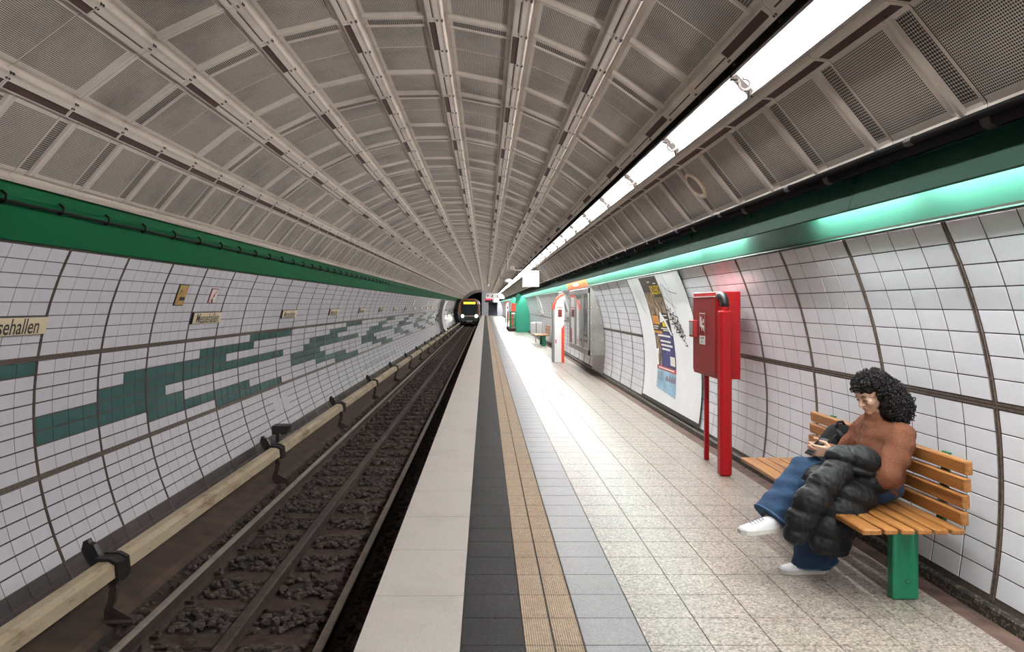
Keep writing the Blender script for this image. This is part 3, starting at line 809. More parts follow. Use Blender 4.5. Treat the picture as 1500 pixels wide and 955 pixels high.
def bracket(y):
    mb = MB()
    # saddle over the cover
    sad = [(-3.17, -.64), (-3.185, -.50), (-3.15, -.445), (-3.04, -.445), (-2.97, -.48), (-2.955, -.63), (-2.985, -.63), (-2.995, -.50), (-3.05, -.47), (-3.14, -.47), (-3.155, -.51), (-3.14, -.64)]
    mb.prism(sad, y - 0.10, y - 0.04); mb.prism(sad, y + 0.05, y + 0.10)
    mb.prism([(a * 1.0, b - 0.012) for a, b in sad], y - 0.045, y + 0.055)
    bo = mb.build('bracket', 'black_metal', cd)
    # horn behind and curved support leg in front
    MB().prism([(-3.15, -.58), (-3.24, -.52), (-3.30, -.40), (-3.285, -.33), (-3.25, -.315), (-3.235, -.345), (-3.20, -.36), (-3.16, -.44), (-3.13, -.47)], y - 0.03, y + 0.03).build('horn', 'black_metal', bo)
    lg = MB(); pts = [(-3.07, y, -.62), (-3.045, y, -.72), (-3.06, y, -.82), (-3.09, y, -.90), (-3.09, y, -.985)]
    for p, q in zip(pts[:-1], pts[1:]):
        lg.add([(p[0] - .03, y - .022, p[2]), (p[0] + .03, y - .022, p[2]), (p[0] + .03, y + .022, p[2]), (p[0] - .03, y + .022, p[2]),
                (q[0] - .03, y - .022, q[2]), (q[0] + .03, y - .022, q[2]), (q[0] + .03, y + .022, q[2]), (q[0] - .03, y + .022, q[2])],
               [(0, 1, 5, 4), (1, 2, 6, 5), (2, 3, 7, 6), (3, 0, 4, 7), (0, 1, 2, 3), (4, 5, 6, 7)])
    lg.box(-3.16, -2.86, y - .07, y + .07, -.99, -.972, .003)
    lg.add([(-3.06, y - .012, -.972), (-2.88, y - .012, -.972), (-3.06, y - .012, -.87), (-3.06, y + .012, -.972), (-2.88, y + .012, -.972), (-3.06, y + .012, -.87)], [(0, 1, 2), (3, 5, 4), (0, 3, 4, 1), (1, 4, 5, 2), (2, 5, 3, 0)])
    lg.build('support_leg', 'rail_rust', bo)
for y in BY:
    if y > 0: bracket(y)
o = thing('junction_box', (-3.36, 12.0, -0.95), 'small black junction box beside the conductor rail near the second bracket', 'box')
MB().prism([(-3.50, -.52), (-3.28, -.52), (-3.22, -.38), (-3.50, -.38)], 11.9, 12.15).build('housing', 'black_metal', o)
MB().box(-3.46, -3.42, 12.0, 12.04, -0.935, -.51).build('post', 'black_metal', o)

# platform front
pf = MB(); pf.box(XE, XE + 0.02, Y0, Y1, -0.16, -0.004)
pf.build('trim_5', 'floor_mortar', origin=(0, 0, 0))['kind'] = 'structure'
# end caps so that the tube is closed
MB().quad((-5, Y0, -2), (4, Y0, -2), (4, Y0, 5), (-5, Y0, 5)).build('wall_back', 'tile_white', origin=(0, 0, 0))['kind'] = 'structure'

# ================================================================== signs on the left wall
MES_V, MES_F = text_polys('Messehallen', 0.165, bold=0.0012)
def wall_frame(theta, y, inset):
    """origin on the wall; columns: reading direction, up along the wall, normal into the room"""
    o = Vector(P(theta, y, inset)); n = Vector((CX - o.x, 0, CZ - o.z)).normalized()
    if theta < 0: rd = Vector((0, 1, 0)); up = n.cross(rd)
    else: rd = Vector((0, -1, 0)); up = n.cross(rd)
    return Matrix(((rd.x, up.x, n.x, o.x), (rd.y, up.y, n.y, o.y), (rd.z, up.z, n.z, o.z), (0, 0, 0, 1)))
TS = 64 + math.degrees(jl / R) + (5.65) * math.degrees(th_tile / R)
vis_n = 0
for k in range(-1, 26):
    ring = -1 + 4 * k
    ya = LR0 + PL * ring + 0.012; yb = ya + PL - 0.03
    if yb < 3.5: continue
    n_ = vis_n; vis_n += 1
    if n_ < 12: lab = f'cream station name sign, {ORD[n_]} from the camera on the left wall'
    else: lab = 'tiny far station name sign on the left wall near the train'
    M = wall_frame(-TS, (ya + yb) / 2, 0.0); L2 = (yb - ya) / 2; hh = 0.079
    o = thing('station_sign', tuple(M.translation), lab, 'sign', 'station name signs on the left wall')
    MB(M).box(-L2, L2, -hh, hh, 0.0, 0.034, 0.002).build('sign_box', 'black_metal', o)
    MB(M).box(-L2 + .012, L2, -hh + .004, hh - .004, 0.033, 0.037, 0.001).build('sign_plate', 'sign_cream', o)
    if n_ < 8:
        mb = MB(M); cxm = (MES_V[:, 0].min() + MES_V[:, 0].max()) / 2; wd = MES_V[:, 0].max() - MES_V[:, 0].min(); sc = 0.80 / wd
        mb.add([((v[0] - cxm) * sc, (v[1] - 0.055) * sc * 1.12, 0.0385) for v in MES_V], MES_F); mb.build('lettering', 'ink_black', o)
# the two pictogram plates
def plate(theta_top, theta_bot, ya, yb, name, label, face, border, marks):
    tm = (theta_top + theta_bot) / 2; M = wall_frame(tm, (ya + yb) / 2, 0.0); hw = (yb - ya) / 2; hh = abs(math.radians(theta_top - theta_bot)) * R / 2
    o = thing(name, tuple(M.translation), label, 'sign')
    MB(M).box(-hw, hw, -hh, hh, 0, 0.018, 0.002).build('frame', border, o)
    MB(M).box(-hw + .012, hw - .012, -hh + .012, hh - .012, 0.017, 0.021, 0.001).build('plate', face, o)
    for nm, mt, fn in marks:
        mb = MB(M); fn(mb, hw, hh); mb.build(nm, mt, o)
def bar(mb, a, b, w_, z=0.0225):
    a = Vector((a[0], a[1], 0)); b = Vector((b[0], b[1], 0)); d = (b - a).normalized(); s_ = Vector((-d.y, d.x, 0)) * w_ / 2
    mb.add([tuple(q + Vector((0, 0, z))) for q in (a - s_, b - s_, b + s_, a + s_)], [(0, 1, 2, 3)])
rowdeg = math.degrees(th_tile / R); T0 = 64 + math.degrees(jl / R)
plate(-(T0 + 1.95 * rowdeg), -(T0 + 4.25 * rowdeg), LR0 + PL * 2 + 0.40, LR0 + PL * 2 + 0.68, 'prohibition_sign', 'ochre yellow warning plate with red diagonal and black bar on the left wall', 'sign_yellow', 'ink_black', [
    ('diagonal', 'sign_red', lambda mb, w_, h: bar(mb, (-w_ + .015, -h + .015), (w_ - .015, h - .015), 0.012)),
    ('black_bar', 'ink_black', lambda mb, w_, h: bar(mb, (-w_ * .35, -h * .32), (w_ * .75, -h * .32), 0.045, .023)),
    ('pictogram', 'ink_black', lambda mb, w_, h: (bar(mb, (-w_ * .55, h * .05), (-w_ * .4, h * .5), 0.022), bar(mb, (-w_ * .4, h * .5), (-w_ * .15, h * .3), 0.018)))])
plate(-(T0 + 2.2 * rowdeg), -(T0 + 3.95 * rowdeg), LR0 + PL * 3 + 0.42, LR0 + PL * 3 + 0.66, 'prohibition_sign', 'small white prohibition plate with dark border and red mark on the left wall', 'white_label', 'poster_maroon', [
    ('diagonal', 'sign_red', lambda mb, w_, h: bar(mb, (-w_ + .015, -h + .015), (w_ - .015, h - .015), 0.014)),
    ('second_stroke', 'ink_black', lambda mb, w_, h: bar(mb, (-w_ * .2, -h * .1), (w_ * .45, h * .9), 0.010)),
    ('red_mark', 'sign_red', lambda mb, w_, h: bar(mb, (-w_ * .12, -h * .05), (w_ * .18, h * .22), 0.05, .023)),
    ('pictogram', 'ink_black', lambda mb, w_, h: bar(mb, (-w_ * .3, -h * .8), (w_ * .1, -h * .55), 0.06, .023))])
for y in (38.0, 47.0):
    plate(-(T0 + 1.6 * rowdeg), -(T0 + 4.2 * rowdeg), y, y + 0.5, 'prohibition_sign', 'tiny far dark plate on the left wall, ' + ('the nearer of two' if y < 40 else 'the farther of two'), 'white_label', 'ink_black', [])
# bar marking on the lower left wall
o = thing('bar_marking', P(-108, 27, 0.0), 'row of thin black upright bars on the lower left wall tiles', 'marking')
for i in range(44):
    y = 22.6 + i * 0.19; hgt = 1.5 if i < 6 else 1.25
    arc_sheet(-107.2, -107.2 - hgt * random.choice((1.3, 1.3, 0.9)), y, y + random.choice((0.05, 0.08)), 0.0095, 2).build('bar', 'ink_black', o)
arc_sheet(-104.2, -107.6, 13.2, 14.15, 0.007, 3).build('plain_patch', 'tile_white', wl)
# portal rib far on the left wall
po = MB(); N = 20
for i in range(N):
    a = -64 - 54 * i / N; b = -64 - 54 * (i + 1) / N
    for yy, m_ in ((61.0, 0), ):
        po.quad(P(a, yy, 0), P(b, yy, 0), P(b, yy, .32), P(a, yy, .32), 0)
    po.quad(P(a, 61.0, .32), P(b, 61.0, .32), P(b, 64.5, .32), P(a, 64.5, .32), 1)
po = po.build('trim_6', ['steel_panel', 'white_paint'], origin=(0, 0, 0)); tag(po, 'projecting white wall rib far along the left wall', kind='structure')

# ================================================================== bench
def slat_data(x0, x1, z0, z1, L, b=0.006):
    mb = MB(); mb.box(x0, x1, 0, L, z0, z1, b); o = mb.build('s', 'wood_slat', None, origin=(0, 0, 0)); d = o.data; bpy.data.objects.remove(o); return d
def bench(y0, y1, label, x_shift=0.0):
    L = y1 - y0
    o = thing('bench', (2.22 + x_shift, (y0 + y1) / 2, 0.0), label, 'bench')
    ox, oy = 2.22 + x_shift, (y0 + y1) / 2
    def put(nm, data, loc, rot=(0, 0, 0)):
        c = bpy.data.objects.new(nm, data); link(c, o); c.location = loc; c.rotation_euler = rot; return c
    w_ = 0.069; d0 = slat_data(-w_ / 2, w_ / 2, -0.028, 0.0, L); d1 = slat_data(-0.05, 0.05, -0.03, 0.0, L)
    put('seat_slat', d1, (1.994 - 2.22, y0 - oy, 0.4435))
    for i in range(5): put('seat_slat', d0, (2.094 + i * 0.0865 - 2.22, y0 - oy, 0.4435))
    db = slat_data(-0.02, 0.02, -0.036, 0.036, L)
    for i in range(4):
        z = 0.497 + i * 0.0868; put('back_slat', db, (2.472 + 0.007 * i - 2.22, y0 - oy, z), (0, T(-4), 0))
    for yy in (y0 + 0.20, y1 - 0.30):
        x0, x1 = 2.212 + x_shift, 2.352 + x_shift
        lg = MB().box(x0, x1, yy, yy + 0.06, 0.002, 0.375, 0.006).build('leg', 'bench_green', o)
        bo = MB(); bo.sphere(((x0 + x1) / 2 + .01, yy - 0.001, 0.10), 0.011, 8, 6); bo.tube([((x0 + x1) / 2 + .01, yy - 0.004, 0.10), ((x0 + x1) / 2 + .01, yy + .004, 0.10)], 0.014, 8)
        bo.build('bolt', 'bench_green', lg)
        MB().box(x0 + 0.0, x1, yy + .005, yy + .055, 0.376, 0.396, 0.003).build('spacer', 'bench_green', lg)
        MB().box(2.0 + x_shift, 2.475 + x_shift, yy + 0.0, yy + 0.06, 0.394, 0.413, 0.003).build('seat_bearer', 'bench_green', o)
        MB().prism([(2.46 + x_shift, .40), (2.50 + x_shift, .40), (2.53 + x_shift, .80), (2.512 + x_shift, .80), (2.492 + x_shift, .46)], yy + .0, yy + .06).build('back_support', 'bench_green', o)
    return o
bench(3.74, 5.53, 'wooden slatted bench with green legs that the woman sits on')
bench(28.1, 29.8, 'smaller far slatted bench with green legs past the white column')
bench(62.0, 63.7, 'tiny far bench with green leg beyond the green railing')

# ================================================================== fire hose cabinet
o = thing('hose_cabinet', (2.30, 7.2, 0.0), 'red fire hose cabinet on red posts beside the poster wall', 'cabinet')
cx0, cx1, cy0, cy1, cz0, cz1 = 2.205, 2.425, 6.90, 7.69, 0.895, 1.73
body = MB().box(cx0, cx1, cy0, cy1, cz0, cz1, 0.006).build('body', 'red_paint', o)
dr = MB().box(cx0 - 0.012, cx0 + 0.004, cy0 + 0.035, cy1 - 0.02, cz0 + 0.03, cz1 - 0.045, 0.004).build('door', 'red_door', o)
MB().box(cx0 - 0.02, cx0 - 0.002, cy0 + 0.05, cy1 - 0.03, cz1 - 0.05, cz1 - 0.042).build('edge_strip', 'white_label', dr)
hb = MB().box(cx0 - 0.062, cx0 - 0.010, cy1 - 0.20, cy1 - 0.045, 1.27, 1.445, 0.006).build('handle_box', 'red_door', dr)
MB().box(cx0 - 0.066, cx0 - 0.060, cy1 - 0.175, cy1 - 0.07, 1.29, 1.425, 0.002).build('handle_glass', 'steel_light', dr)
pl_ = MB().box(cx0 - 0.0155, cx0 - 0.0115, 7.24, 7.43, 1.30, 1.52).build('pictogram_plate', 'red_door', dr)
pm = MB(); q = cx0 - 0.0162
for a, b_, c_, d_ in ((7.235, 7.435, 1.512, 1.522), (7.235, 7.243, 1.30, 1.52), (7.427, 7.435, 1.30, 1.52)): pm.quad((q, a, c_), (q, b_, c_), (q, b_, d_), (q, a, d_))
pm.build('plate_border', 'white_label', dr)
pm = MB(); 
for a, b_, c_, d_ in ((7.36, 7.41, 1.38, 1.485), (7.335, 7.36, 1.345, 1.44), (7.28, 7.32, 1.42, 1.46), (7.27, 7.30, 1.34, 1.40), (7.30, 7.335, 1.37, 1.40)): pm.quad((q, a, c_), (q, b_, c_), (q, b_, d_), (q, a, d_))
pm.build('pictogram', 'white_label', dr)
MB().box(cx0 - 0.0155, cx0 - 0.0115, 7.245, 7.43, 1.205, 1.292).build('text_plate', 'white_label', dr)
pm = MB()
for a, b_, c_, d_ in ((7.275, 7.40, 1.262, 1.275), (7.33, 7.36, 1.222, 1.24)): pm.quad((q, a, c_), (q, b_, c_), (q, b_, d_), (q, a, d_))
pm.build('text_plate_marks', 'ink_grey', dr)
MB().tube([(2.25, 6.835, 0.002), (2.25, 6.835, 1.585)], 0.001, 4)
n = 8
MB().box(2.192, 2.302, 6.765, 6.878, 0.002, 1.555, 0.018).build('post', 'red_paint', o)
MB().tube([(2.247, 6.82, 1.55), (2.247, 6.82, 1.585)], 0.05, 12).build('post_collar', 'red_paint', o)
MB().tube([(2.247, 6.82, 1.58), (2.247, 6.82, 1.62), (2.243, 6.828, 1.655), (2.238, 6.85, 1.68), (2.236, 6.895, 1.69), (2.236, 6.92, 1.69)], 0.043, 12).build('hose_elbow', 'black_metal', o, smooth=True)
MB().box(2.268, 2.312, 7.50, 7.545, 0.002, 0.90, 0.004).build('thin_post', 'red_paint', o)

# ================================================================== poster board
def wmap(s_, t_, inset):          # right wall: s_ metres along the wall towards the camera from y=11.95, t_ metres up along the arc from theta 98.6
    th = 98.6 - math.degrees(t_ / R); return P(th, POST[1] - s_, inset)
def wsheet(mb, s0, s1, t0, t1, inset, n=10, m=0):
    for i in range(n):
        a = t0 + (t1 - t0) * i / n; b = t0 + (t1 - t0) * (i + 1) / n
        mb.quad(wmap(s0, a, inset), wmap(s1, a, inset), wmap(s1, b, inset), wmap(s0, b, inset), m)
    return mb
HT = math.radians(98.6 - 65.3) * R; WT = POST[1] - POST[0]
o = thing('poster_board', wmap(WT / 2, 0, 0), 'large white papered poster board curving up the right wall', 'poster board')
wsheet(MB(), 0.0, WT, 0.0, HT, 0.018, 24).build('paper', 'paper_white', o)
fr = MB()
for s0, s1, t0, t1 in ((-.045, 0.0, -.04, HT), (WT, WT + .03, -.04, HT), (0, WT, -.05, 0.0)): wsheet(fr, s0, s1, t0, t1, 0.024, 14)
fr.build('frame', 'black_metal', o)
def strokes(parent, name, lines, mat, w_=0.014):
    mb = MB()
    for ln in lines:
        for (a, b) in zip(ln[:-1], ln[1:]):
            d = Vector((b[0] - a[0], b[1] - a[1], 0)); 
            if d.length < 1e-6: continue
            d.normalize(); q = (-d.y * w_ / 2, d.x * w_ / 2)
            mb.quad(wmap(a[0] - q[0], a[1] - q[1], .0205), wmap(b[0] - q[0], b[1] - q[1], .0205), wmap(b[0] + q[0], b[1] + q[1], .0205), wmap(a[0] + q[0], a[1] + q[1], .0205))
    return mb.build(name, mat, parent)
tag1 = [[(2.05, 1.78), (1.95, 1.60), (2.45, 1.42)], [(2.05, 1.78), (2.35, 1.66), (2.7, 1.62)], [(2.15, 1.77), (2.35, 1.45)], [(2.3, 1.9), (2.4, 1.7), (2.35, 1.5)]]
strokes(o, 'pencil_scribble', tag1, 'ink_grey', 0.010)
tg = []
for i in range(6):
    a = 1.98 + 0.10 * i; pts = [(a, 1.45 - 0.05 * i)]
    for j in range(9): pts.append((a + 0.09 * math.sin(2.2 * j + i) + 0.012 * j, 1.44 - 0.055 * i - 0.032 * j + 0.035 * math.cos(3 * j)))
    tg.append(pts)
tg += [[(1.98, 1.48), (2.15, 1.2), (2.5, 1.02)], [(2.3, 1.48), (2.55, 1.05)], [(2.05, 1.35), (2.42, 1.3), (2.2, 1.12), (2.5, 1.15)]]
strokes(o, 'graffiti_tag', tg, 'ink_black', 0.013)
strokes(o, 'faint_scribble', [[(.25 + .05 * i, 1.72 - .03 * i), (.42 + .05 * i, 1.45 - .04 * i), (.36 + .05 * i, 1.4)] for i in range(5)], 'ink_grey', 0.004)
# upper poster (TW maps heights on the sheets to heights on the board)
TW = [lambda t: t]
_wmap0 = wmap
def wmap(s_, t_, inset): return _wmap0(s_, TW[0](t_), inset)
TW[0] = lambda t: float(np.interp(t, [.9, HT - .015, 9], [1.065, HT - .015, 9 + .0])) if t > .9 else t + .165
S0, S1 = 0.86, 1.93
TT = HT - 0.015
p1 = thing('wall_poster', wmap((S0 + S1) / 2, TT - 1.05, .019), 'dark concert poster with big yellow title at the top of the board', 'poster')
wsheet(MB(), S0, S1, 0.90, TT, 0.0205, 12).build('sheet', 'poster_brown', p1)
wsheet(MB(), S0 + .0, S0 + .62, 1.20, 1.62, 0.0215, 6).build('photo', 'poster_photo', p1)
wsheet(MB(), S0 + .60, S1 - .03, 1.24, 1.52, 0.0215, 6).build('photo', 'poster_photo', p1)
wsheet(MB(), S0 + .05, S0 + .47, 1.03, 1.19, 0.0222, 3).build('orange_panel', 'poster_orange', p1)
wsheet(MB(), S0 + .62, S0 + .82, 1.00, 1.08, 0.0222, 3).build('yellow_panel', 'poster_yellow', p1)
def wtext(txt, s0, s1, tb, th_, mat, parent, name='lettering', inset=0.0226, bold=0.004):
    V_, F_ = text_polys(txt, 1.0, bold=bold * 4); lo = V_.min(0); hi = V_.max(0)
    mb = MB(); mb.add([wmap(s0 + (v[0] - lo[0]) / (hi[0] - lo[0]) * (s1 - s0), tb + (v[1] - lo[1]) / (hi[1] - lo[1]) * th_, inset) for v in V_], F_)
    return mb.build(name, mat, parent)
wtext('BOLERO', S0 + .50, S1 - .02, 1.575, .165, 'poster_yellow', p1)
for i, (a, b_, t_) in enumerate(((.45, .62, 1.80), (.78, .96, 1.765), (.05, .35, .985), (.05, .28, .945), (.5, .98, .955), (.6, .98, .925), (.75, .98, 1.19), (.8, .98, 1.12))):
    wsheet(MB(), S0 + a, S0 + b_, t_, t_ + .018, 0.0222, 1).build('print_line', 'white_label', p1)
tear = MB(); tear.poly([wmap(S0 + .62, 1.28, .0232), wmap(S0 + .50, 1.06, .0232), wmap(S0 + .75, 1.10, .0232), wmap(S0 + .99, .88, .0232), wmap(S1 + .02, .86, .0232), wmap(S0 + .86, 1.12, .0232)])
tear.build('torn_patch', 'paper_white', p1)
# lower poster
TW[0] = lambda t: float(np.interp(t, [-9, .10, .345, .42, .90, 9], [-8.92, .18, .49, .55, 1.065, 9.165]))
p2 = thing('wall_poster', wmap((S0 + S1) / 2, .1, .019), 'blue poster with red band and pale blue foot, torn at its lower edge', 'poster')
q0, q1 = S0 + .02, S1 + .04
sheet = MB(); wsheet(sheet, q0, q1, .42, .90, .0208, 6); sheet.build('sheet', 'poster_navy', p2)
wsheet(MB(), q0, q0 + .5, .872, .91, .0228, 2).build('orange_strip', 'poster_orange', p2)
wsheet(MB(), q0 + .02, q0 + .30, .42, .84, .0222, 6).build('portrait', 'poster_photo', p2)
wsheet(MB(), q0, q1, .345, .42, .0215, 2).build('red_band', 'poster_red', p2)
ft = MB(); zz = [q0 + (q1 - q0) * i / 12 for i in range(13)]
for i in range(12):
    lo0, lo1 = .12 - .05 * i / 12 + (.012 if i % 2 else 0), .12 - .05 * (i + 1) / 12 + (.012 if (i + 1) % 2 else 0)
    for j in range(3):
        f0, f1 = j / 3, (j + 1) / 3
        ft.quad(wmap(zz[i], lo0 + (.345 - lo0) * f0, .0208), wmap(zz[i + 1], lo1 + (.345 - lo1) * f0, .0208), wmap(zz[i + 1], lo1 + (.345 - lo1) * f1, .0208), wmap(zz[i], lo0 + (.345 - lo0) * f1, .0208))
ft.build('pale_foot', 'poster_sky', p2)
MB().poly([wmap(q0 - .02, .64, .0236), wmap(q0 + .16, .66, .0236), wmap(q0 + .10, .55, .0236), wmap(q0 + .12, .43, .0236), wmap(q0 - .02, .40, .0236)]).build('torn_patch', 'paper_white', p2)
wsheet(MB(), q1 - .30, q1 - .04, .46, .58, .0222, 2).build('white_panel', 'white_label', p2)
for a, b_, t_ in ((.32, .90, .76), (.34, .98, .705), (.36, .82, .65), (.20, .92, .835)): wsheet(MB(), q0 + a, q0 + b_, t_, t_ + .026, .0224, 1).build('print_line', 'white_label', p2)
wsheet(MB(), q0 + .1, q1 - .1, .372, .395, .0224, 1).build('print_line', 'white_label', p2)
for i in range(4): wsheet(MB(), q0 + .03, q0 + .38, .30 - .025 * i, .308 - .025 * i, .0224, 1).build('print_line', 'ink_grey', p2)
for i in range(12):
    a = q0 + .52 + .045 * i; wsheet(MB(), a, a + .022, .235, .27 + .02 * (i % 3), .0224, 1).build('print_mark', 'poster_maroon', p2)

# ================================================================== steel showcase with sign above
y0_, y1_ = 16.0, 19.6; xf = 2.29; zb, zt = 0.49, 2.02
o = thing('glass_showcase', (2.42, 17.8, zb), 'stainless steel glass fronted timetable showcase built out from the right wall', 'showcase')
sidep = [(xf, zb), (xf, zt)]
for t in range(0, 13):
    th = 66.5 + (93.5 - 66.5) * t / 12; p = P(th, 0, 0.012); sidep.append((p[0], p[2]))
sidep = [(xf, zb), (xf, 1.98), (2.335, 1.99)] + [(P(th, 0, .012)[0], P(th, 0, .012)[2]) for th in np.linspace(66.8, 92.5, 12)]
for nm, ya, yb in (('side_panel', y0_, y0_ + 0.02), ('side_panel', y1_ - 0.02, y1_)): MB().prism(sidep, ya, yb).build(nm, 'steel_panel', o)
rv = MB()
for z in (0.52, 0.85, 1.2, 1.55):
    for x in (2.33, P(math.degrees(math.acos((z - CZ) / R)), 0, .05)[0]): rv.sphere((x, y0_ - 0.002, z), 0.012, 6, 4)
rv.build('rivet_row', 'steel_light', o)['kind'] = 'stuff'
fm = [(y0_, y0_ + .09), (y0_ + .95, y0_ + 1.05), (y0_ + 2.35, y0_ + 2.45), (y1_ - .09, y1_)]
for a, b_ in fm: MB().box(xf - .035, xf + .02, a, b_, zb, 1.98, .004).build('frame_post', 'steel_panel', o)
for a, b_ in ((zb, zb + .12), (1.86, 1.98)): MB().box(xf - .03, xf + .02, y0_, y1_, a, b_, .004).build('frame_rail', 'steel_panel', o)
for (a, b_), (c_, d_) in zip(fm[:-1], fm[1:]): MB().box(xf - .012, xf - .006, b_, c_, zb + .12, 1.86).build('pane', 'glass', o)
MB().box(2.44, 2.46, y0_ + .03, y1_ - .03, zb + .05, 1.84).build('back_panel', 'white_label', o)
for ya, yb, za, zb2, mt in ((16.2, 16.8, .75, 1.7, 'white_paint'), (17.2, 18.2, .8, 1.75, 'ink_grey'), (18.6, 19.3, .8, 1.7, 'white_paint')):
    MB().box(2.43, 2.439, ya, yb, za, zb2).build('timetable_sheet', mt, o)
MB().box(xf + .01, 2.43, y0_ + .03, y1_ - .03, zb + .24, zb + .27).build('shelf', 'steel_panel', o)
bs = MB(); arc_sheet(92.0, 100.5, y0_ + 0.0, y0_ + 1.6, 0.014, 4, 0, bs); bs.build('base_cladding', 'steel_panel', o)
for z in (zb + .28, zb + .30): pass
o = thing('lit_sign', P(63.2, 18.3, .02), 'orange red lit sign in the green cove above the showcase', 'sign')
a0 = (2.262, H_CAM + .60); a1 = (2.325, H_CAM + .43)
mb = MB(); mb.prism([(a0[0] - .012, a0[1]), (a1[0] - .012, a1[1]), (a1[0] + .012, a1[1]), (a0[0] + .012, a0[1])], 16.5, 20.3); mb.build('sign_face', 'sign_lit_orange', o)
mb = MB()
for ya, yb, f0, f1 in ((18.2, 18.5, .3, .8), (17.8, 18.1, .25, .75), (18.6, 18.9, .3, .7)):
    p = lambda f: (a0[0] + (a1[0] - a0[0]) * f - .015, a0[1] + (a1[1] - a0[1]) * f)
    mb.quad((p(f0)[0], ya, p(f0)[1]), (p(f0)[0], yb, p(f0)[1]), (p(f1)[0], yb, p(f1)[1]), (p(f1)[0], ya, p(f1)[1]))
mb.build('sign_marks', 'white_paint', o)

# ================================================================== white and red help column
def help_column(x0, x1, d, label, depth=0.28, zt=1.87):
    o = thing('help_column', ((x0 + x1) / 2, d + depth / 2, 0), label, 'help point')
    w_ = x1 - x0; e = x0 + 0.055
    prof = [(e, 0.002), (x1, 0.002), (x1, zt - .02), (x1 - w_ * .35, zt - .06), (x1 - w_ * .62, zt - .15), (e + .02, zt - .30), (e, zt - .42)]
    MB().prism(prof, d, d + depth).build('body', 'white_paint', o)
    MB().prism([(x0, 0.002), (e, 0.002), (e, zt - .42), (x0, zt - .42)], d + .005, d + depth - .005).build('side_edge', 'ink_grey', o)
    cap = [(x0, zt - .40), (x0, zt - .28), (e + .01, zt - .18), (x1 - w_ * .62, zt - .06), (x1 - w_ * .35, zt + .02), (x1, zt + .05), (x1, zt - .01), (x1 - w_ * .35, zt - .055), (x1 - w_ * .62, zt - .145), (e + .02, zt - .295), (e, zt - .41)]
    MB().prism(cap, d - .004, d + depth).build('cap', 'orange_red', o)
    MB().prism([(x1 - .075, .002), (x1 + .004, .002), (x1 + .004, 1.03), (x1 - .02, 1.03), (x1 - .075, .93)], d - .006, d + .1).build('stripe', 'orange_red', o)
    pn = MB().box(x0 + .15, x0 + .26, d - .010, d, 1.27, 1.48).build('call_panel', 'red_door', o)
    for za, zb2 in ((1.42, 1.44), (1.36, 1.39), (1.30, 1.34)): MB().box(x0 + .17, x0 + .24, d - .013, d - .009, za, zb2).build('glyph', 'ink_black', pn)
    MB().box(x0 + .075, x0 + .10, d - .008, d, .53, .64).build('red_tab', 'sign_red', o)
    MB().box(x0 + .14, x0 + .27, d - .004, d, 1.52, 1.545).build('imprint', 'poster_red', o)
help_column(1.885, 2.205, 20.35, 'white help column with orange red cap beside the glass showcase')
help_column(1.86, 2.16, 68.0, 'tiny far white and red help column near the stairs')

# ================================================================== small frames, bin, portal, railing
def wall_frame_box(y, label):
    M = wall_frame(73.5, y, 0.0); o = thing('wall_showcase', tuple(M.translation), label, 'showcase')
    MB(M).box(-.55, .55, -.42, .42, 0.0, .03, .004).build('back', 'steel_light', o)
    for a, b_, c_, d_ in ((-.58, .58, .40, .46), (-.58, .58, -.52, -.36), (-.58, -.52, -.4, .42), (.52, .58, -.4, .42)): MB(M).box(a, b_, c_, d_, .0, .06, .004).build('frame_bar', 'steel_panel' if c_ < -.5 else 'steel_light', o)
    MB(M).box(-.5, .5, -.34, .38, .028, .033).build('sheet', 'paper_white', o)
    MB(M).box(-.2, .3, -.2, .2, .033, .035).build('print', 'ink_grey', o)
wall_frame_box(22.6, 'slanted steel poster frame on the wall behind the white help column')
wall_frame_box(33.0, 'slanted steel poster frame on the wall above the far bench')
o = thing('waste_bin', (2.25, 31.5, 0.0), 'stainless steel waste bin beside the far bench', 'waste bin')
for x in (2.07, 2.32): MB().box(x - .11, x + .11, 31.4, 31.7, .32, .85, .02).build('container', 'steel_light', o)
MB().box(2.185, 2.205, 31.45, 31.65, .002, .86).build('post', 'steel_panel', o)
# green portal fins
def fin(y, x_in, name, label, th0=64.0, th1=100.0):
    prof = [(x_in, 0.0), (x_in, 2.12), (x_in + .12, 2.30)] + [(P(t, 0, .005)[0], P(t, 0, .005)[2]) for t in np.linspace(th0, th1, 14)] + [(2.5, 0.0)]
    o = MB().prism(prof, y, y + .25).build(name, 'portal_green', origin=(0, 0, 0)); tag(o, label, kind='structure'); return o
fin(43.0, 1.82, 'trim_7', 'green portal fin standing out from the right wall')
fin(56.0, 2.02, 'trim_8', 'second green portal fin farther along the right wall')
o = thing('green_railing', (1.6, 45.5, 0), 'green metal railing on a dark plinth beside the portal fin', 'railing')
MB().box(1.42, 1.95, 44.2, 49.0, .0, .18, .01).build('plinth', 'sleeper_wood', o)
for x, y in ((1.5, 44.3), (1.62, 46.0), (1.5, 48.8), (1.85, 44.3)): MB().box(x - .03, x + .03, y - .03, y + .03, .18, 1.22, .005).build('post', 'bench_green', o)
for z in (1.16, .72, .30): MB().box(1.49, 1.86, 44.28, 44.32, z, z + .06).build('cross_bar', 'bench_green', o)
MB().box(1.48, 1.52, 44.3, 48.8, 1.16, 1.22).build('hand_rail', 'bench_green', o)
o = thing('red_stand', (1.78, 47.5, 0.18), 'tall red panel standing behind the green railing', 'sign')
MB().box(1.72, 1.84, 47.5, 47.6, .18, 1.2, .01).build('stem', 'orange_red', o)
MB().box(1.70, 1.98, 47.48, 47.62, 1.2, 1.72, .01).build('head', 'orange_red', o)
MB().box(1.60, 1.98, 47.46, 47.64, 1.02, 1.10).build('collar', 'white_paint', o)

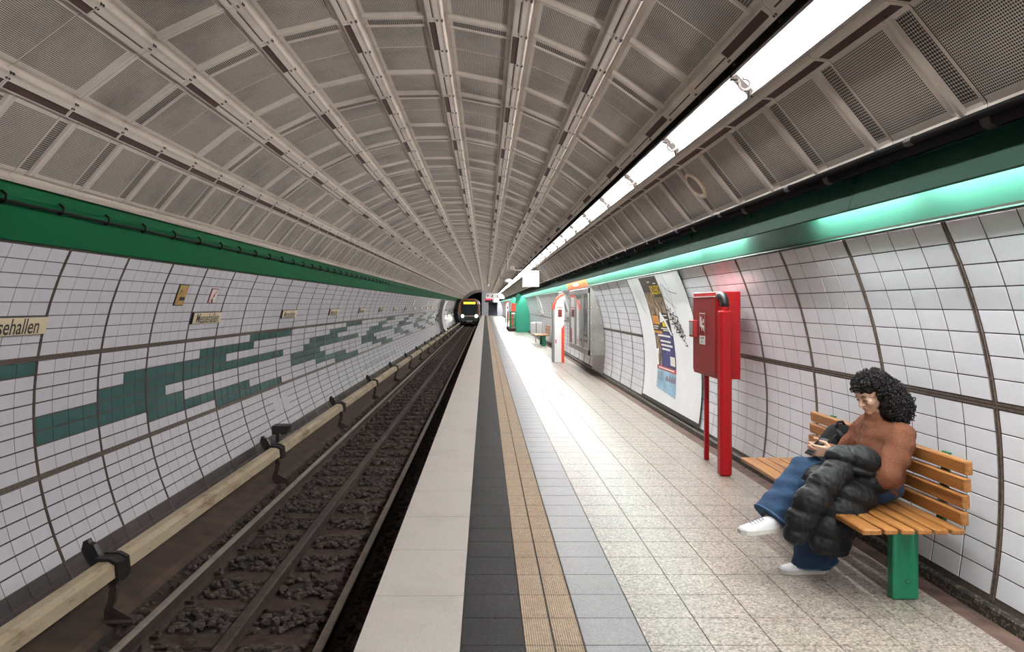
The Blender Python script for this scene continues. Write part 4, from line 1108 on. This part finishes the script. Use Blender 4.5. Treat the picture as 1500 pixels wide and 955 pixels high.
# ================================================================== hanging signs
o = thing('lit_box_sign', (1.5, 24.0, 2.2), 'square white lit box sign hanging under the ceiling lights', 'sign')
MB().box(1.25, 1.78, 24.0, 24.14, 2.21, 2.74, .01).build('light_box', 'sign_lit_white', o)
MB().box(1.225, 1.25, 23.98, 24.16, 2.195, 2.755).build('case_edge', 'lamp_white', o)
MB().box(.65, 1.35, 24.04, 24.08, 2.745, 2.78).build('arm', 'lamp_grey', o)
MB().box(.80, .95, 24.0, 24.15, 2.78, 2.90, .01).build('arm_box', 'lamp_grey', o)
MB().tube([(.72, 24.06, 2.75), (.72, 24.06, 3.64)], .02, 6).build('hanger', 'lamp_grey', o)
for i, x in enumerate((1.40, 1.48, 1.53, 1.58, 1.64)): MB().box(x, x + (.024, .04, .016, .03, .04)[i], 23.994, 24.0, 2.39, 2.43).build('sign_mark', 'ink_grey', o)
o = thing('hanging_lamp', (1.15, 38.0, 2.85), 'small oval white lamp on an arm left of the lit box sign', 'lamp')
MB().sphere((1.17, 38.0, 2.88), (.23, .23, .12), 14, 8).build('globe', 'lamp_white', o, smooth=True)
MB().tube([(.75, 38.0, 3.02), (1.2, 38.0, 3.02), (1.2, 38.0, 2.95)], .025, 6).build('arm', 'lamp_grey', o)
MB().tube([(.78, 38.0, 3.0), (.78, 38.0, 3.62)], .025, 6).build('hanger', 'lamp_grey', o)
o = thing('security_camera', (0.2, 52.0, 3.0), 'small dark security camera hanging from the ceiling over the platform', 'camera')
MB().box(.06, .2, 51.8, 52.3, 3.0, 3.16, .02).build('housing', 'ink_grey', o); MB().sphere((.20, 51.95, 3.02), .08, 10, 6).build('lens_dome', 'white_paint', o, smooth=True)
MB().box(.11, .15, 52.0, 52.05, 3.15, 3.75).build('bracket', 'lamp_grey', o)
o = thing('direction_sign', (.85, 80.0, 2.35), 'wide white hanging direction sign with black pictograms before the stairs', 'sign')
MB().box(.06, 1.66, 80.0, 80.15, 2.30, 2.88, .01).build('board', 'white_paint', o)
mb = MB(); mb.box(.18, .42, 79.98, 80.0, 2.60, 2.67); mb.box(.18, .26, 79.98, 80.0, 2.54, 2.74); mb.box(.62, .80, 79.98, 80.0, 2.48, 2.56); mb.box(.74, .84, 79.98, 80.0, 2.56, 2.76); mb.box(1.3, 1.36, 79.98, 80.0, 2.44, 2.76); mb.build('pictograms', 'ink_black', o)
for x in (.3, 1.4): MB().box(x, x + .04, 80.05, 80.1, 2.87, 3.4).build('hanger', 'lamp_grey', o)
o = thing('platform_number_sign', (2.0, 78.0, 2.3), 'small white square hanging sign right of the direction sign', 'sign')
MB().box(1.62, 2.06, 78.0, 78.12, 2.28, 2.82, .01).build('board', 'sign_lit_white', o); MB().box(1.78, 1.88, 77.98, 78.0, 2.45, 2.62).build('numeral', 'poster_maroon', o)
MB().box(1.82, 1.86, 78.04, 78.08, 2.82, 3.3).build('hanger', 'lamp_grey', o)
o = thing('train_indicator', (.35, 84.0, 2.0), 'dark hanging train indicator with red lit line under the direction sign', 'display')
MB().box(-.03, .80, 84.0, 84.25, 1.93, 2.40, .01).build('case', 'ink_black', o); MB().box(.0, .72, 83.98, 84.0, 2.22, 2.34).build('led_line', 'red_led', o)
MB().box(.3, .34, 84.1, 84.14, 2.4, 3.85).build('hanger', 'lamp_grey', o)
o = thing('lit_box_sign', (1.3, 86.0, 2.0), 'small bright white box sign hanging before the dark stairs', 'sign')
MB().box(.98, 1.62, 86.0, 86.2, 1.93, 2.40, .01).build('light_box', 'sign_lit_white', o); MB().box(1.28, 1.32, 86.08, 86.12, 2.4, 3.6).build('hanger', 'lamp_grey', o)

# ================================================================== far end: end wall, stairs, portal
YE = 112.0
ew = MB()
ew.box(0.45, 3.0, YE + 3.5, YE + 3.7, -1.0, 4.2); ew.box(-.55, .45, YE, YE + .3, 0.0, 4.2); ew.box(1.85, 2.9, YE, YE + .3, 0, 4.2); ew.box(.45, 1.85, YE, YE + .3, 2.15, 4.2)
ew = ew.build('wall_end', 'tile_white', origin=(0, 0, 0)); tag(ew, 'white end wall around the stair opening', kind='structure')
MB().quad((-5, YE + 6, -2), (0.4, YE + 6, -2), (.4, YE + 6, 5), (-5, YE + 6, 5)).build('tunnel_mouth', 'dark_void', ew)
st = thing('staircase', (1.15, YE, 0), 'dark blue grey stairs rising at the far end of the platform', 'stairs')
for i in range(12): MB().box(.46, 1.84, YE + .28 * i, YE + .28 * (i + 1), 0.003 if i == 0 else .17 * i, .17 * (i + 1)).build('step', 'stair_blue', st)
for x in (.5, 1.8): MB().tube([(x, YE - .4, .9), (x, YE, .95), (x, YE + 3, 2.75)], .03, 6).build('handrail', 'steel_light', st)
mb = MB()
for i in range(16):
    a0_ = -62 - 57 * i / 16; a1_ = -62 - 57 * (i + 1) / 16
pr = MB()
for i in range(24):
    a0_ = -120 + 122 * i / 24; a1_ = -120 + 122 * (i + 1) / 24
    pr.quad(P(a0_, 108.0, 0), P(a1_, 108.0, 0), P(a1_, 108.0, .45), P(a0_, 108.0, .45))
pr = pr.build('trim_9', 'steel_panel', origin=(0, 0, 0)); tag(pr, 'narrower dark tunnel portal behind the train', kind='structure')

# ================================================================== train
TX, TY = -1.977, 90.0
tr_ = thing('subway_train', (TX, TY, ZR), 'dark fronted underground train with lit headlights arriving at the platform', 'train')
def sect(hw, z0, z1, rnd): return [(TX - hw + .12, z0), (TX + hw - .12, z0), (TX + hw, z0 + .3), (TX + hw, z1 - rnd), (TX + hw - .18, z1 - rnd * .35), (TX + hw - .55, z1), (TX - hw + .55, z1), (TX - hw + .18, z1 - rnd * .35), (TX - hw, z1 - rnd), (TX - hw, z0 + .3)]
body = MB().prism(sect(1.26, ZR + .35, ZR + 3.35, .7), TY + .55, TY + 14).build('car_body', 'train_body', tr_)
fa = sect(1.22, ZR + .35, ZR + 3.32, .7); fb = sect(1.08, ZR + .5, ZR + 3.15, .6); mb = MB(); n = len(fa)
mb.add([(x, TY + .55, z) for x, z in fa] + [(x, TY + .05, z) for x, z in fb], [(i, (i + 1) % n, n + (i + 1) % n, n + i) for i in range(n)] + [tuple(range(n, 2 * n))])
mb.build('front', 'train_front', tr_)
ring = MB(); ra = [(TX - 1.12, ZR + 1.35), (TX - 1.14, ZR + 2.6), (TX - .98, ZR + 3.02), (TX - .55, ZR + 3.2), (TX + .55, ZR + 3.2), (TX + .98, ZR + 3.02), (TX + 1.14, ZR + 2.6), (TX + 1.12, ZR + 1.35)]
ring.tube([(x, TY + .06, z) for x, z in ra], .055, 6); ring.build('front_frame', 'train_red', tr_)
MB().poly([(TX - .92, TY + .03, ZR + 1.35), (TX + .92, TY + .03, ZR + 1.35), (TX + .96, TY + .03, ZR + 2.55), (TX - .96, TY + .03, ZR + 2.55)]).build('windscreen', 'glass_dark', tr_)
MB().box(TX - .92, TX + .92, TY + .0, TY + .06, ZR + 2.6, ZR + 3.0).build('display_case', 'ink_black', tr_)
MB().box(TX - .72, TX + .72, TY - .03, TY + .0, ZR + 2.68, ZR + 2.92).build('destination_display', 'destination_led', tr_)
for sx in (-1, 1):
    MB().tube([(TX + sx * .86, TY - .03, ZR + 1.18), (TX + sx * .86, TY + .1, ZR + 1.18)], .17, 14).build('headlight', 'headlight', tr_)
MB().box(TX - .7, TX + .7, TY + .0, TY + .05, ZR + 1.14, ZR + 1.22).build('light_bar', 'white_label', tr_)
MB().box(TX - .35, TX + .35, TY - .25, TY + .2, ZR + .42, ZR + .62, .03).build('coupler', 'ink_grey', tr_)
for sx in (-.75, .75):
    wv = MB(); wv.tube([(TX + sx - .06, TY + 2.2, ZR + .42), (TX + sx + .06, TY + 2.2, ZR + .42)], .41, 16); wv.build('wheel', 'rail_rust', tr_)
for sy in (2.5, 5.5, 8.5, 11.5): MB().box(TX + 1.25, TX + 1.268, TY + sy, TY + sy + 1.6, ZR + 1.7, ZR + 2.6).build('side_window', 'glass_dark', tr_)

# ================================================================== the woman on the bench
PY = 4.32
wo = thing('person', (2.30, PY, 0.4435), 'woman in brown fleece sweater and wide blue jeans looking at her phone', 'person')
cy_, sy_, cp_, sp_ = math.cos(T(10)), math.sin(T(10)), math.cos(T(28)), math.sin(T(28))
HF = Vector((-cy_ * cp_, -sy_ * cp_, -sp_)); HU = Vector((-cy_ * sp_, -sy_ * sp_, cp_)); HR = HF.cross(HU)
HB = Matrix((HF, HR, HU)).transposed()
HC = Vector((2.291, 4.30, 1.079))
def hp(f, r, u): return HC + HF * f + HR * r + HU * u
bd = MB()
bd.sphere(hp(-.012, 0, .028), (.094, .074, .084), 20, 14, B=HB)
bd.sphere(hp(.030, 0, -.030), (.056, .058, .062), 16, 12, B=HB)
bd.sphere(hp(.048, 0, -.066), (.034, .040, .034), 14, 10, B=HB)
bd.sphere(hp(.070, 0, -.089), (.018, .022, .017), 10, 8, B=HB)
bd.sphere(hp(.066, 0, .030), (.022, .050, .035), 12, 8, B=HB)                   # brow
for sg in (-1, 1):
    bd.sphere(hp(.058, .034 * sg, -.022), (.026, .022, .024), 10, 8, B=HB)      # cheeks
    bd.sphere(hp(.072, .030 * sg, .004), (.012, .015, .009), 10, 8, B=HB)       # lids
    bd.sphere(hp(-.01, .075 * sg, -.01), (.018, .008, .028), 10, 8, B=HB)       # ears
bd.chain([hp(.082, 0, .012), hp(.094, 0, -.012), hp(.103, 0, -.026)], [.009, .010, .0125])
bd.sphere(hp(.090, .010, -.030), .0085, 8, 6); bd.sphere(hp(.090, -.010, -.030), .0085, 8, 6)
bd.sphere(hp(.082, 0, -.051), (.013, .022, .007), 10, 8, B=HB); bd.sphere(hp(.080, 0, -.063), (.012, .018, .008), 10, 8, B=HB)
neck = Vector((2.325, 4.315, .925))
bd.chain([hp(-.02, 0, -.03), hp(-.035, 0, -.09), neck, Vector((2.335, PY, .80)), Vector((2.33, PY, .62)), Vector((2.31, PY, .55))], [.055, .050, .060, .085, .085, .085])
SHL, ELL, WRL = Vector((2.375, 4.155, .845)), Vector((2.255, 4.09, .635)), Vector((2.065, 4.25, .715))
SHR, ELR, WRR = Vector((2.36, 4.485, .845)), Vector((2.235, 4.56, .64)), Vector((2.06, 4.435, .725))
for S_, E_, W_ in ((SHL, ELL, WRL), (SHR, ELR, WRR)):
    bd.chain([Vector((2.335, PY, .84)), S_, E_, W_], [.08, .052, .040, .025])
# thighs and shins inside the jeans
KL, AL = Vector((1.905, 4.25, .545)), Vector((1.985, 4.34, .095))
KR, AR = Vector((1.90, 4.35, .615)), Vector((1.66, 4.23, .352))
bd.chain([Vector((2.30, 4.25, .545)), KL, AL], [.09, .055, .04]); bd.chain([Vector((2.30, 4.40, .55)), KR, AR], [.09, .055, .04])
def hand(wrist, palm_c, fdir, side, curl, spread=1.0):
    """palm plus four fingers of unequal length and a thumb; side = direction from little finger to index"""
    f = Vector(fdir).normalized(); s_ = Vector(side); s_ = (s_ - f * s_.dot(f)).normalized(); nrm = f.cross(s_)
    if nrm.dot(Vector(curl)) < 0: nrm = -nrm
    c = Vector(palm_c)
    bd.chain([wrist, c - f * .02], [.023, .024])
    for k in (-1.5, -.5, .5, 1.5): bd.chain([c - f * .03 + s_ * .012 * k, c + f * .032 + s_ * .016 * k], [.014, .0115])
    tips = []
    for k, ln in ((-1.5, .052), (-.5, .064), (.5, .068), (1.5, .060)):
        b0 = c + f * .036 + s_ * .0175 * k; b1 = b0 + (f * .92 + nrm * .38) * ln * .46; b2 = b1 + (f * .45 + nrm * .89) * ln * .34; b3 = b2 + (f * -.05 + nrm) * ln * .22
        bd.chain([b0, b1, b2, b3], [.0092, .0086, .0078, .0068], 10); tips.append(b3)
    t0 = c - f * .012 + s_ * .028; t1 = t0 + (f * .55 + s_ * .70 + nrm * .3) * .034; t2 = t1 + (f * .85 + s_ * .05 + nrm * .5) * .030
    bd.chain([t0, t1, t2], [.0125, .0105, .0085], 10)
    return tips
PH = Vector((1.978, 4.335, .757))
hand(WRL, (2.012, 4.285, .735), (-1, .22, .05), (0, -.15, 1), (.2, 1, .1))
hand(WRR, (2.008, 4.395, .738), (-1, -.12, .08), (0, .15, 1), (.2, -1, .1))
blob(bd, 'body', 'skin', wo, 0.0042, 3)
# brows, lashes, lips
fc = MB()
for sg in (-1, 1):
    MB().tube([hp(.083, .014 * sg, .022), hp(.084, .030 * sg, .029), hp(.074, .047 * sg, .024)], [.003, .0034, .002], 6).build('eyebrow', 'hair', wo)
    MB().tube([hp(.0845, .016 * sg, -.001), hp(.0855, .030 * sg, -.004), hp(.078, .045 * sg, -.001)], [.0018, .0026, .0018], 6).build('eyelashes', 'hair', wo)
MB().sphere(hp(.0885, 0, -.0515), (.0085, .019, .0052), 12, 8, B=HB).build('lip', 'lips', wo, smooth=True)
MB().sphere(hp(.0865, 0, -.0615), (.0078, .016, .006), 12, 8, B=HB).build('lip', 'lips', wo, smooth=True)
# sweater
sw = MB()
sw.chain([Vector((2.325, PY - .02, .575)), Vector((2.335, PY, .68)), Vector((2.335, PY, .79)), Vector((2.328, PY, .86))], [.120, .132, .130, .098], 18)
for dy in (-.075, .075): sw.chain([Vector((2.325, PY + dy, .575)), Vector((2.335, PY + dy, .70)), Vector((2.335, PY + dy, .80))], [.11, .115, .105], 16)
for S_, E_, W_ in ((SHL, ELL, WRL), (SHR, ELR, WRR)):
    mid = (S_ + E_) / 2 + Vector((.012, 0, 0))
    sw.chain([Vector((2.335, PY, .835)), S_, mid, E_, (E_ + W_) / 2, W_ + (E_ - W_).normalized() * .015], [.10, .083, .080, .072, .060, .040], 16)
sw.chain([Vector((2.328, 4.315, .86)), Vector((2.312, 4.31, .925))], [.085, .062], 14)
def fuzz(co, no):
    k = np.sin(co[:, 0] * 47 + co[:, 2] * 31) * np.sin(co[:, 1] * 53) * .0035 + np.sin(co[:, 2] * 60 + co[:, 0] * 25) * .003
    return co + no * k[:, None]
blob(sw, 'sweater', 'sweater', wo, 0.006, 5, disp=fuzz)
MB().tube([hp(.0, .0, 0) * 0 + Vector((2.238, 4.285, .905)), Vector((2.215, 4.275, .86)), Vector((2.195, 4.27, .80))], .003, 6).build('zip', 'poster_brown', wo)
# jeans: wide legs
jn = MB()
jn.sphere((2.31, 4.24, .545), (.125, .10, .098), 18, 12); jn.sphere((2.31, 4.40, .548), (.125, .10, .098), 18, 12); jn.sphere((2.33, PY, .57), (.115, .17, .09), 18, 12)
jn.chain([Vector((2.29, 4.235, .545)), Vector((2.10, 4.24, .555)), KL], [.096, .088, .078], 16)
jn.chain([Vector((2.29, 4.41, .555)), Vector((2.10, 4.38, .60)), KR], [.096, .090, .080], 16)
def flare(k, a, r0, e, w_):                # lower leg as a flaring tube with an elliptical hem
    k = Vector(k); a = Vector(a); d = (a - k).normalized(); side = Vector(w_); side = (side - d * side.dot(d)).normalized(); oth = d.cross(side); N = 24; V_ = []; F_ = []
    for j in range(9):
        t = j / 8; c = k.lerp(a, t); ra = r0 + (e[0] - r0) * t ** 1.4; rb = r0 + (e[1] - r0) * t ** 1.2
        for i in range(N):
            q = 2 * math.pi * i / N; V_.append(tuple(c + side * (ra * math.cos(q)) + oth * (rb * math.sin(q))))
    for j in range(8):
        for i in range(N): F_.append((j * N + i, j * N + (i + 1) % N, (j + 1) * N + (i + 1) % N, (j + 1) * N + i))
    F_ += [tuple(range(N))[::-1], tuple(8 * N + i for i in range(N))]
    jn.add(V_, F_)
    h = MB(); h.tube([Vector(V_[8 * N + i]) - d * .012 for i in range(N)], .0035, 5, closed=True); h.build('hem_seam', 'denim_seam', wo)
HEM_R = Vector((1.668, 4.24, .347))
flare(KL, (1.972, 4.345, .055), .078, (.135, .085), (1, 0, 0))
flare(KR, HEM_R, .080, (.125, .085), (.7, 0, -.7))
def folds(co, no):
    k = np.sin(co[:, 2] * 70 + co[:, 1] * 22 + co[:, 0] * 18) * .0028 + np.sin(co[:, 0] * 38 + co[:, 2] * 19) * .003
    return co + no * k[:, None]
blob(jn, 'jeans', 'denim', wo, 0.006, 5, disp=folds)
# shoes
def shoe(heel, toe, up, L=0.262):
    heel = Vector(heel); f = (Vector(toe) - heel).normalized(); u = Vector(up); u = (u - f * u.dot(f)).normalized(); s_ = f.cross(u)
    M = Matrix(((f.x, s_.x, u.x, heel.x), (f.y, s_.y, u.y, heel.y), (f.z, s_.z, u.z, heel.z), (0, 0, 0, 1)))
    st_ = [(0, .024, .070, 0), (.03, .034, .085, 0), (.09, .036, .088, 0), (.13, .040, .078, .0), (.17, .045, .060, .0), (.21, .046, .046, 0), (.245, .038, .036, .002), (.262, .020, .026, .004)]
    up_ = MB(M); N = 14; V_ = []; F_ = []
    for (x, hw, ht, z) in st_:
        for i in range(N):
            a = math.pi * i / (N - 1); V_.append((x, -hw * math.cos(a), .018 + z + (ht - .018) * (max(0.0, math.sin(a)) ** .7)))
    for j in range(len(st_) - 1):
        for i in range(N - 1): F_.append((j * N + i, j * N + i + 1, (j + 1) * N + i + 1, (j + 1) * N + i))
    F_ += [tuple(range(N)), tuple((len(st_) - 1) * N + i for i in range(N))[::-1]]
    up_.add(V_, F_); sh_ = up_.build('shoe', 'shoe_white', wo, smooth=True)
    so = MB(M); V_ = []; F_ = []; n = len(st_)
    out = [(x, -hw - .004) for x, hw, a, b in st_] + [(x, hw + .004) for x, hw, a, b in st_[::-1]]; out[n - 1] = (.268, -.018); out[n] = (.268, .018)
    V_ = [(x, y, 0.0) for x, y in out] + [(x, y, .024) for x, y in out]; m_ = len(out)
    so.add(V_, [(i, (i + 1) % m_, m_ + (i + 1) % m_, m_ + i) for i in range(m_)] + [tuple(range(m_))[::-1], tuple(range(m_, 2 * m_))]); so.build('sole', 'shoe_sole', sh_)
    for i in range(5):
        x = .125 + .016 * i; h = .084 - .0072 * i
        MB(M).tube([(x, -.024, h - .008), (x + .005, 0, h + .003), (x, .024, h - .008)], .0022, 5).build('lace', 'ink_grey', sh_)
shoe((2.028, 4.352, .002), (1.762, 4.345, .002), (0, 0, 1))
shoe((1.712, 4.215, .293), (1.455, 4.155, .295), (-.08, -.05, 1))
# hair: a full curly bob
hb_ = MB()
hb_.sphere(hp(-.015, 0, .056), (.100, .087, .067), 20, 14, B=HB)
hb_.sphere((2.362, 4.30, 1.078), (.092, .105, .088), 18, 12)
hb_.sphere((2.395, 4.275, 1.025), (.090, .105, .078), 18, 12)
hb_.sphere((2.385, 4.235, .982), (.078, .078, .055), 16, 10)
hb_.sphere((2.352, 4.215, 1.040), (.050, .045, .085), 14, 10)
hb_.sphere((2.375, 4.37, 1.03), (.065, .05, .085), 14, 10)
hb_.sphere((2.385, 4.34, .99), (.08, .075, .06), 14, 10)
def lump(co, no):
    k = np.sin(co[:, 0] * 95) * np.sin(co[:, 1] * 88 + 1) * np.sin(co[:, 2] * 101 + 2) * .008
    return co + no * k[:, None]
ho, hco = blob(hb_, 'hair', 'hair', wo, 0.006, 3, disp=lump)
no = np.empty(len(ho.data.vertices) * 3, np.float32); ho.data.vertices.foreach_get('normal', no); no = no.reshape(-1, 3)
cu = MB()
idx = rng.choice(len(hco), 1150, replace=False)
for i in idx:
    p = Vector(hco[i]); n_ = Vector(no[i])
    rel = p - HC
    if (rel.dot(HF) > .03 and rel.dot(HU) < .062) or (p.x < 2.325 and p.z < 1.09): continue
    dn = (Vector((0, 0, -1)) + n_ * .35 + Vector((.25, 0, 0)) + Vector(rng.uniform(-.45, .45, 3))).normalized()
    s1 = dn.orthogonal().normalized(); s2 = dn.cross(s1); Ln = random.uniform(.03, .065); tr = random.uniform(2.0, 3.6); ph = random.uniform(0, 6.28); hr_ = random.uniform(.005, .009)
    pts = []
    for j in range(13):
        t = j / 12; a = ph + tr * 2 * math.pi * t * .8
        pts.append(p + n_ * .006 + dn * (Ln * (t - .3)) + (s1 * math.cos(a) + s2 * math.sin(a)) * hr_ + n_ * (.006 * math.sin(math.pi * t)))
    if any((q - HC).dot(HF) > .045 and -.2 < (q - HC).dot(HU) < .05 and abs((q - HC).dot(HR)) < .085 for q in pts): continue
    cu.tube(pts, [.0042 * (1 - .55 * abs(2 * (j / 12) - 1)) for j in range(13)], 4)
fly = MB()
for _ in range(90):
    i = rng.integers(len(hco)); p = Vector(hco[i]); n_ = Vector(no[i])
    if (p - HC).dot(HF) > .06: continue
    a = p + n_ * random.uniform(.01, .03) + Vector(rng.uniform(-.02, .02, 3)); fly.tube([p, (p + a) / 2 + Vector(rng.uniform(-.008, .008, 3)), a], .0009, 3)
c_ = cu.build('hair_curls', 'hair', wo, smooth=True); c_['kind'] = 'stuff'
c_ = fly.build('flyaway_hairs', 'hair', wo); c_['kind'] = 'stuff'

# phone with a charm
ph = thing('phone', tuple(PH), 'dark phone with small silver ring charm held by the woman', 'phone')
Mp = Matrix.Translation(PH) @ Matrix.Rotation(T(12), 4, 'Z') @ Matrix.Rotation(T(-38), 4, 'Y')
MB(Mp).box(-.072, .072, -.036, .036, -.0045, .0045, .003).build('case', 'ink_black', ph)
MB(Mp).box(-.068, .068, -.033, .033, .0045, .0055).build('screen', 'glossy_black', ph)
for i, (dx, dz) in enumerate(((0, -.055), (.014, -.064))):
    MB().tube([PH + Vector((.01 + dx + .012 * math.cos(a), -.03, dz + .012 * math.sin(a))) for a in np.linspace(0, 2 * math.pi, 12, endpoint=False)], .003, 5, closed=True).build('charm_ring', 'steel_light', ph)
MB().tube([PH + Vector((.0, -.02, -.008)), PH + Vector((.01, -.03, -.043))], .0015, 4).build('charm_cord', 'ink_black', ph)

# puffer jacket across the lap
jk = thing('puffer_jacket', (2.10, 4.12, .45), 'black quilted puffer jacket draped over her lap and hanging to her shins', 'jacket')
def lobe(mb, px, py, d, a, b, ang, dep):
    """one quilted chamber; a, b half sizes in photo pixels at depth d, ang its slant in the wall-parallel plane"""
    c = W(px, py, d); s_ = d / F_PX; B = Matrix.Rotation(T(ang), 3, 'Y')
    mb.sphere(c, (a * s_, dep, b * s_), 20, 14, B=B)
def crinkle(co, no):
    k = np.sin(co[:, 0] * 110 + co[:, 2] * 70) * np.sin(co[:, 2] * 90 - co[:, 0] * 40) * .0016 + np.sin(co[:, 0] * 210 + co[:, 1] * 90) * np.sin(co[:, 2] * 60) * .0011
    return co + no * k[:, None]
body_ = MB()
for px, py, d, a, b, ang, dep in ((1268, 703, 4.15, 36, 15, 14, .10), (1250, 724, 4.12, 38, 17, 16, .095), (1236, 748, 4.09, 36, 18, 12, .075), (1222, 773, 4.085, 35, 19, 8, .07), (1216, 795, 4.09, 32, 15, 6, .06), (1217, 808, 4.09, 27, 6, 4, .05),
                                  (1214, 700, 4.24, 40, 18, -6, .13), (1238, 692, 4.30, 40, 13, 0, .14)):
    lobe(body_, px, py, d, a, b * 1.2, ang, dep)
blob(body_, 'jacket_body', 'puffer', jk, 0.006, 5, disp=crinkle)
slv = MB()
for px, py, d, a, b, ang, dep in ((1226, 690, 4.10, 17, 27, -46, .085), (1208, 709, 4.06, 19, 31, -46, .085), (1190, 733, 4.04, 20, 31, -42, .085), (1176, 758, 4.04, 18, 27, -34, .075), (1168, 780, 4.05, 15, 21, -26, .06)):
    lobe(slv, px, py, d, b, a * 1.18, ang + 12, dep)
blob(slv, 'sleeve', 'puffer', jk, 0.006, 5, disp=crinkle)
hd_ = MB()
for px, py, d, a, b, ang, dep in ((1236, 668, 4.13, 26, 16, 2, .095), (1262, 672, 4.10, 27, 20, 14, .10), (1224, 668, 4.16, 15, 10, -8, .07), (1256, 688, 4.10, 27, 8, 12, .085)):
    lobe(hd_, px, py, d, a, b, ang, dep)
blob(hd_, 'hood', 'puffer', jk, 0.006, 2, disp=crinkle)

# backpack beside her
bp = thing('backpack', (2.31, 4.76, .4435), 'black fabric backpack standing on the bench beyond the woman', 'backpack')
bk = MB(); bk.sphere((2.30, 4.76, .62), (.135, .115, .175), 20, 14); bk.sphere((2.30, 4.76, .56), (.14, .12, .115), 18, 12); bk.sphere((2.32, 4.76, .70), (.115, .10, .125), 18, 12); bk.sphere((2.22, 4.75, .565), (.07, .09, .10), 14, 10)
blob(bk, 'bag_body', 'backpack_fabric', bp, .008, 4)
MB().tube([(2.25, 4.655, .80), (2.275, 4.635, .76), (2.31, 4.63, .70), (2.345, 4.64, .63), (2.365, 4.65, .56)], [.012, .022, .026, .024, .018], 8).build('strap', 'puffer', bp, smooth=True)
MB().tube([(2.27, 4.70, .815), (2.29, 4.72, .84), (2.33, 4.74, .84), (2.35, 4.75, .815)], .009, 6).build('grab_loop', 'backpack_fabric', bp, smooth=True)
MB().tube([(2.175, 4.69, .60), (2.19, 4.665, .68), (2.235, 4.665, .755), (2.29, 4.68, .79)], .004, 5).build('zip', 'ink_black', bp)
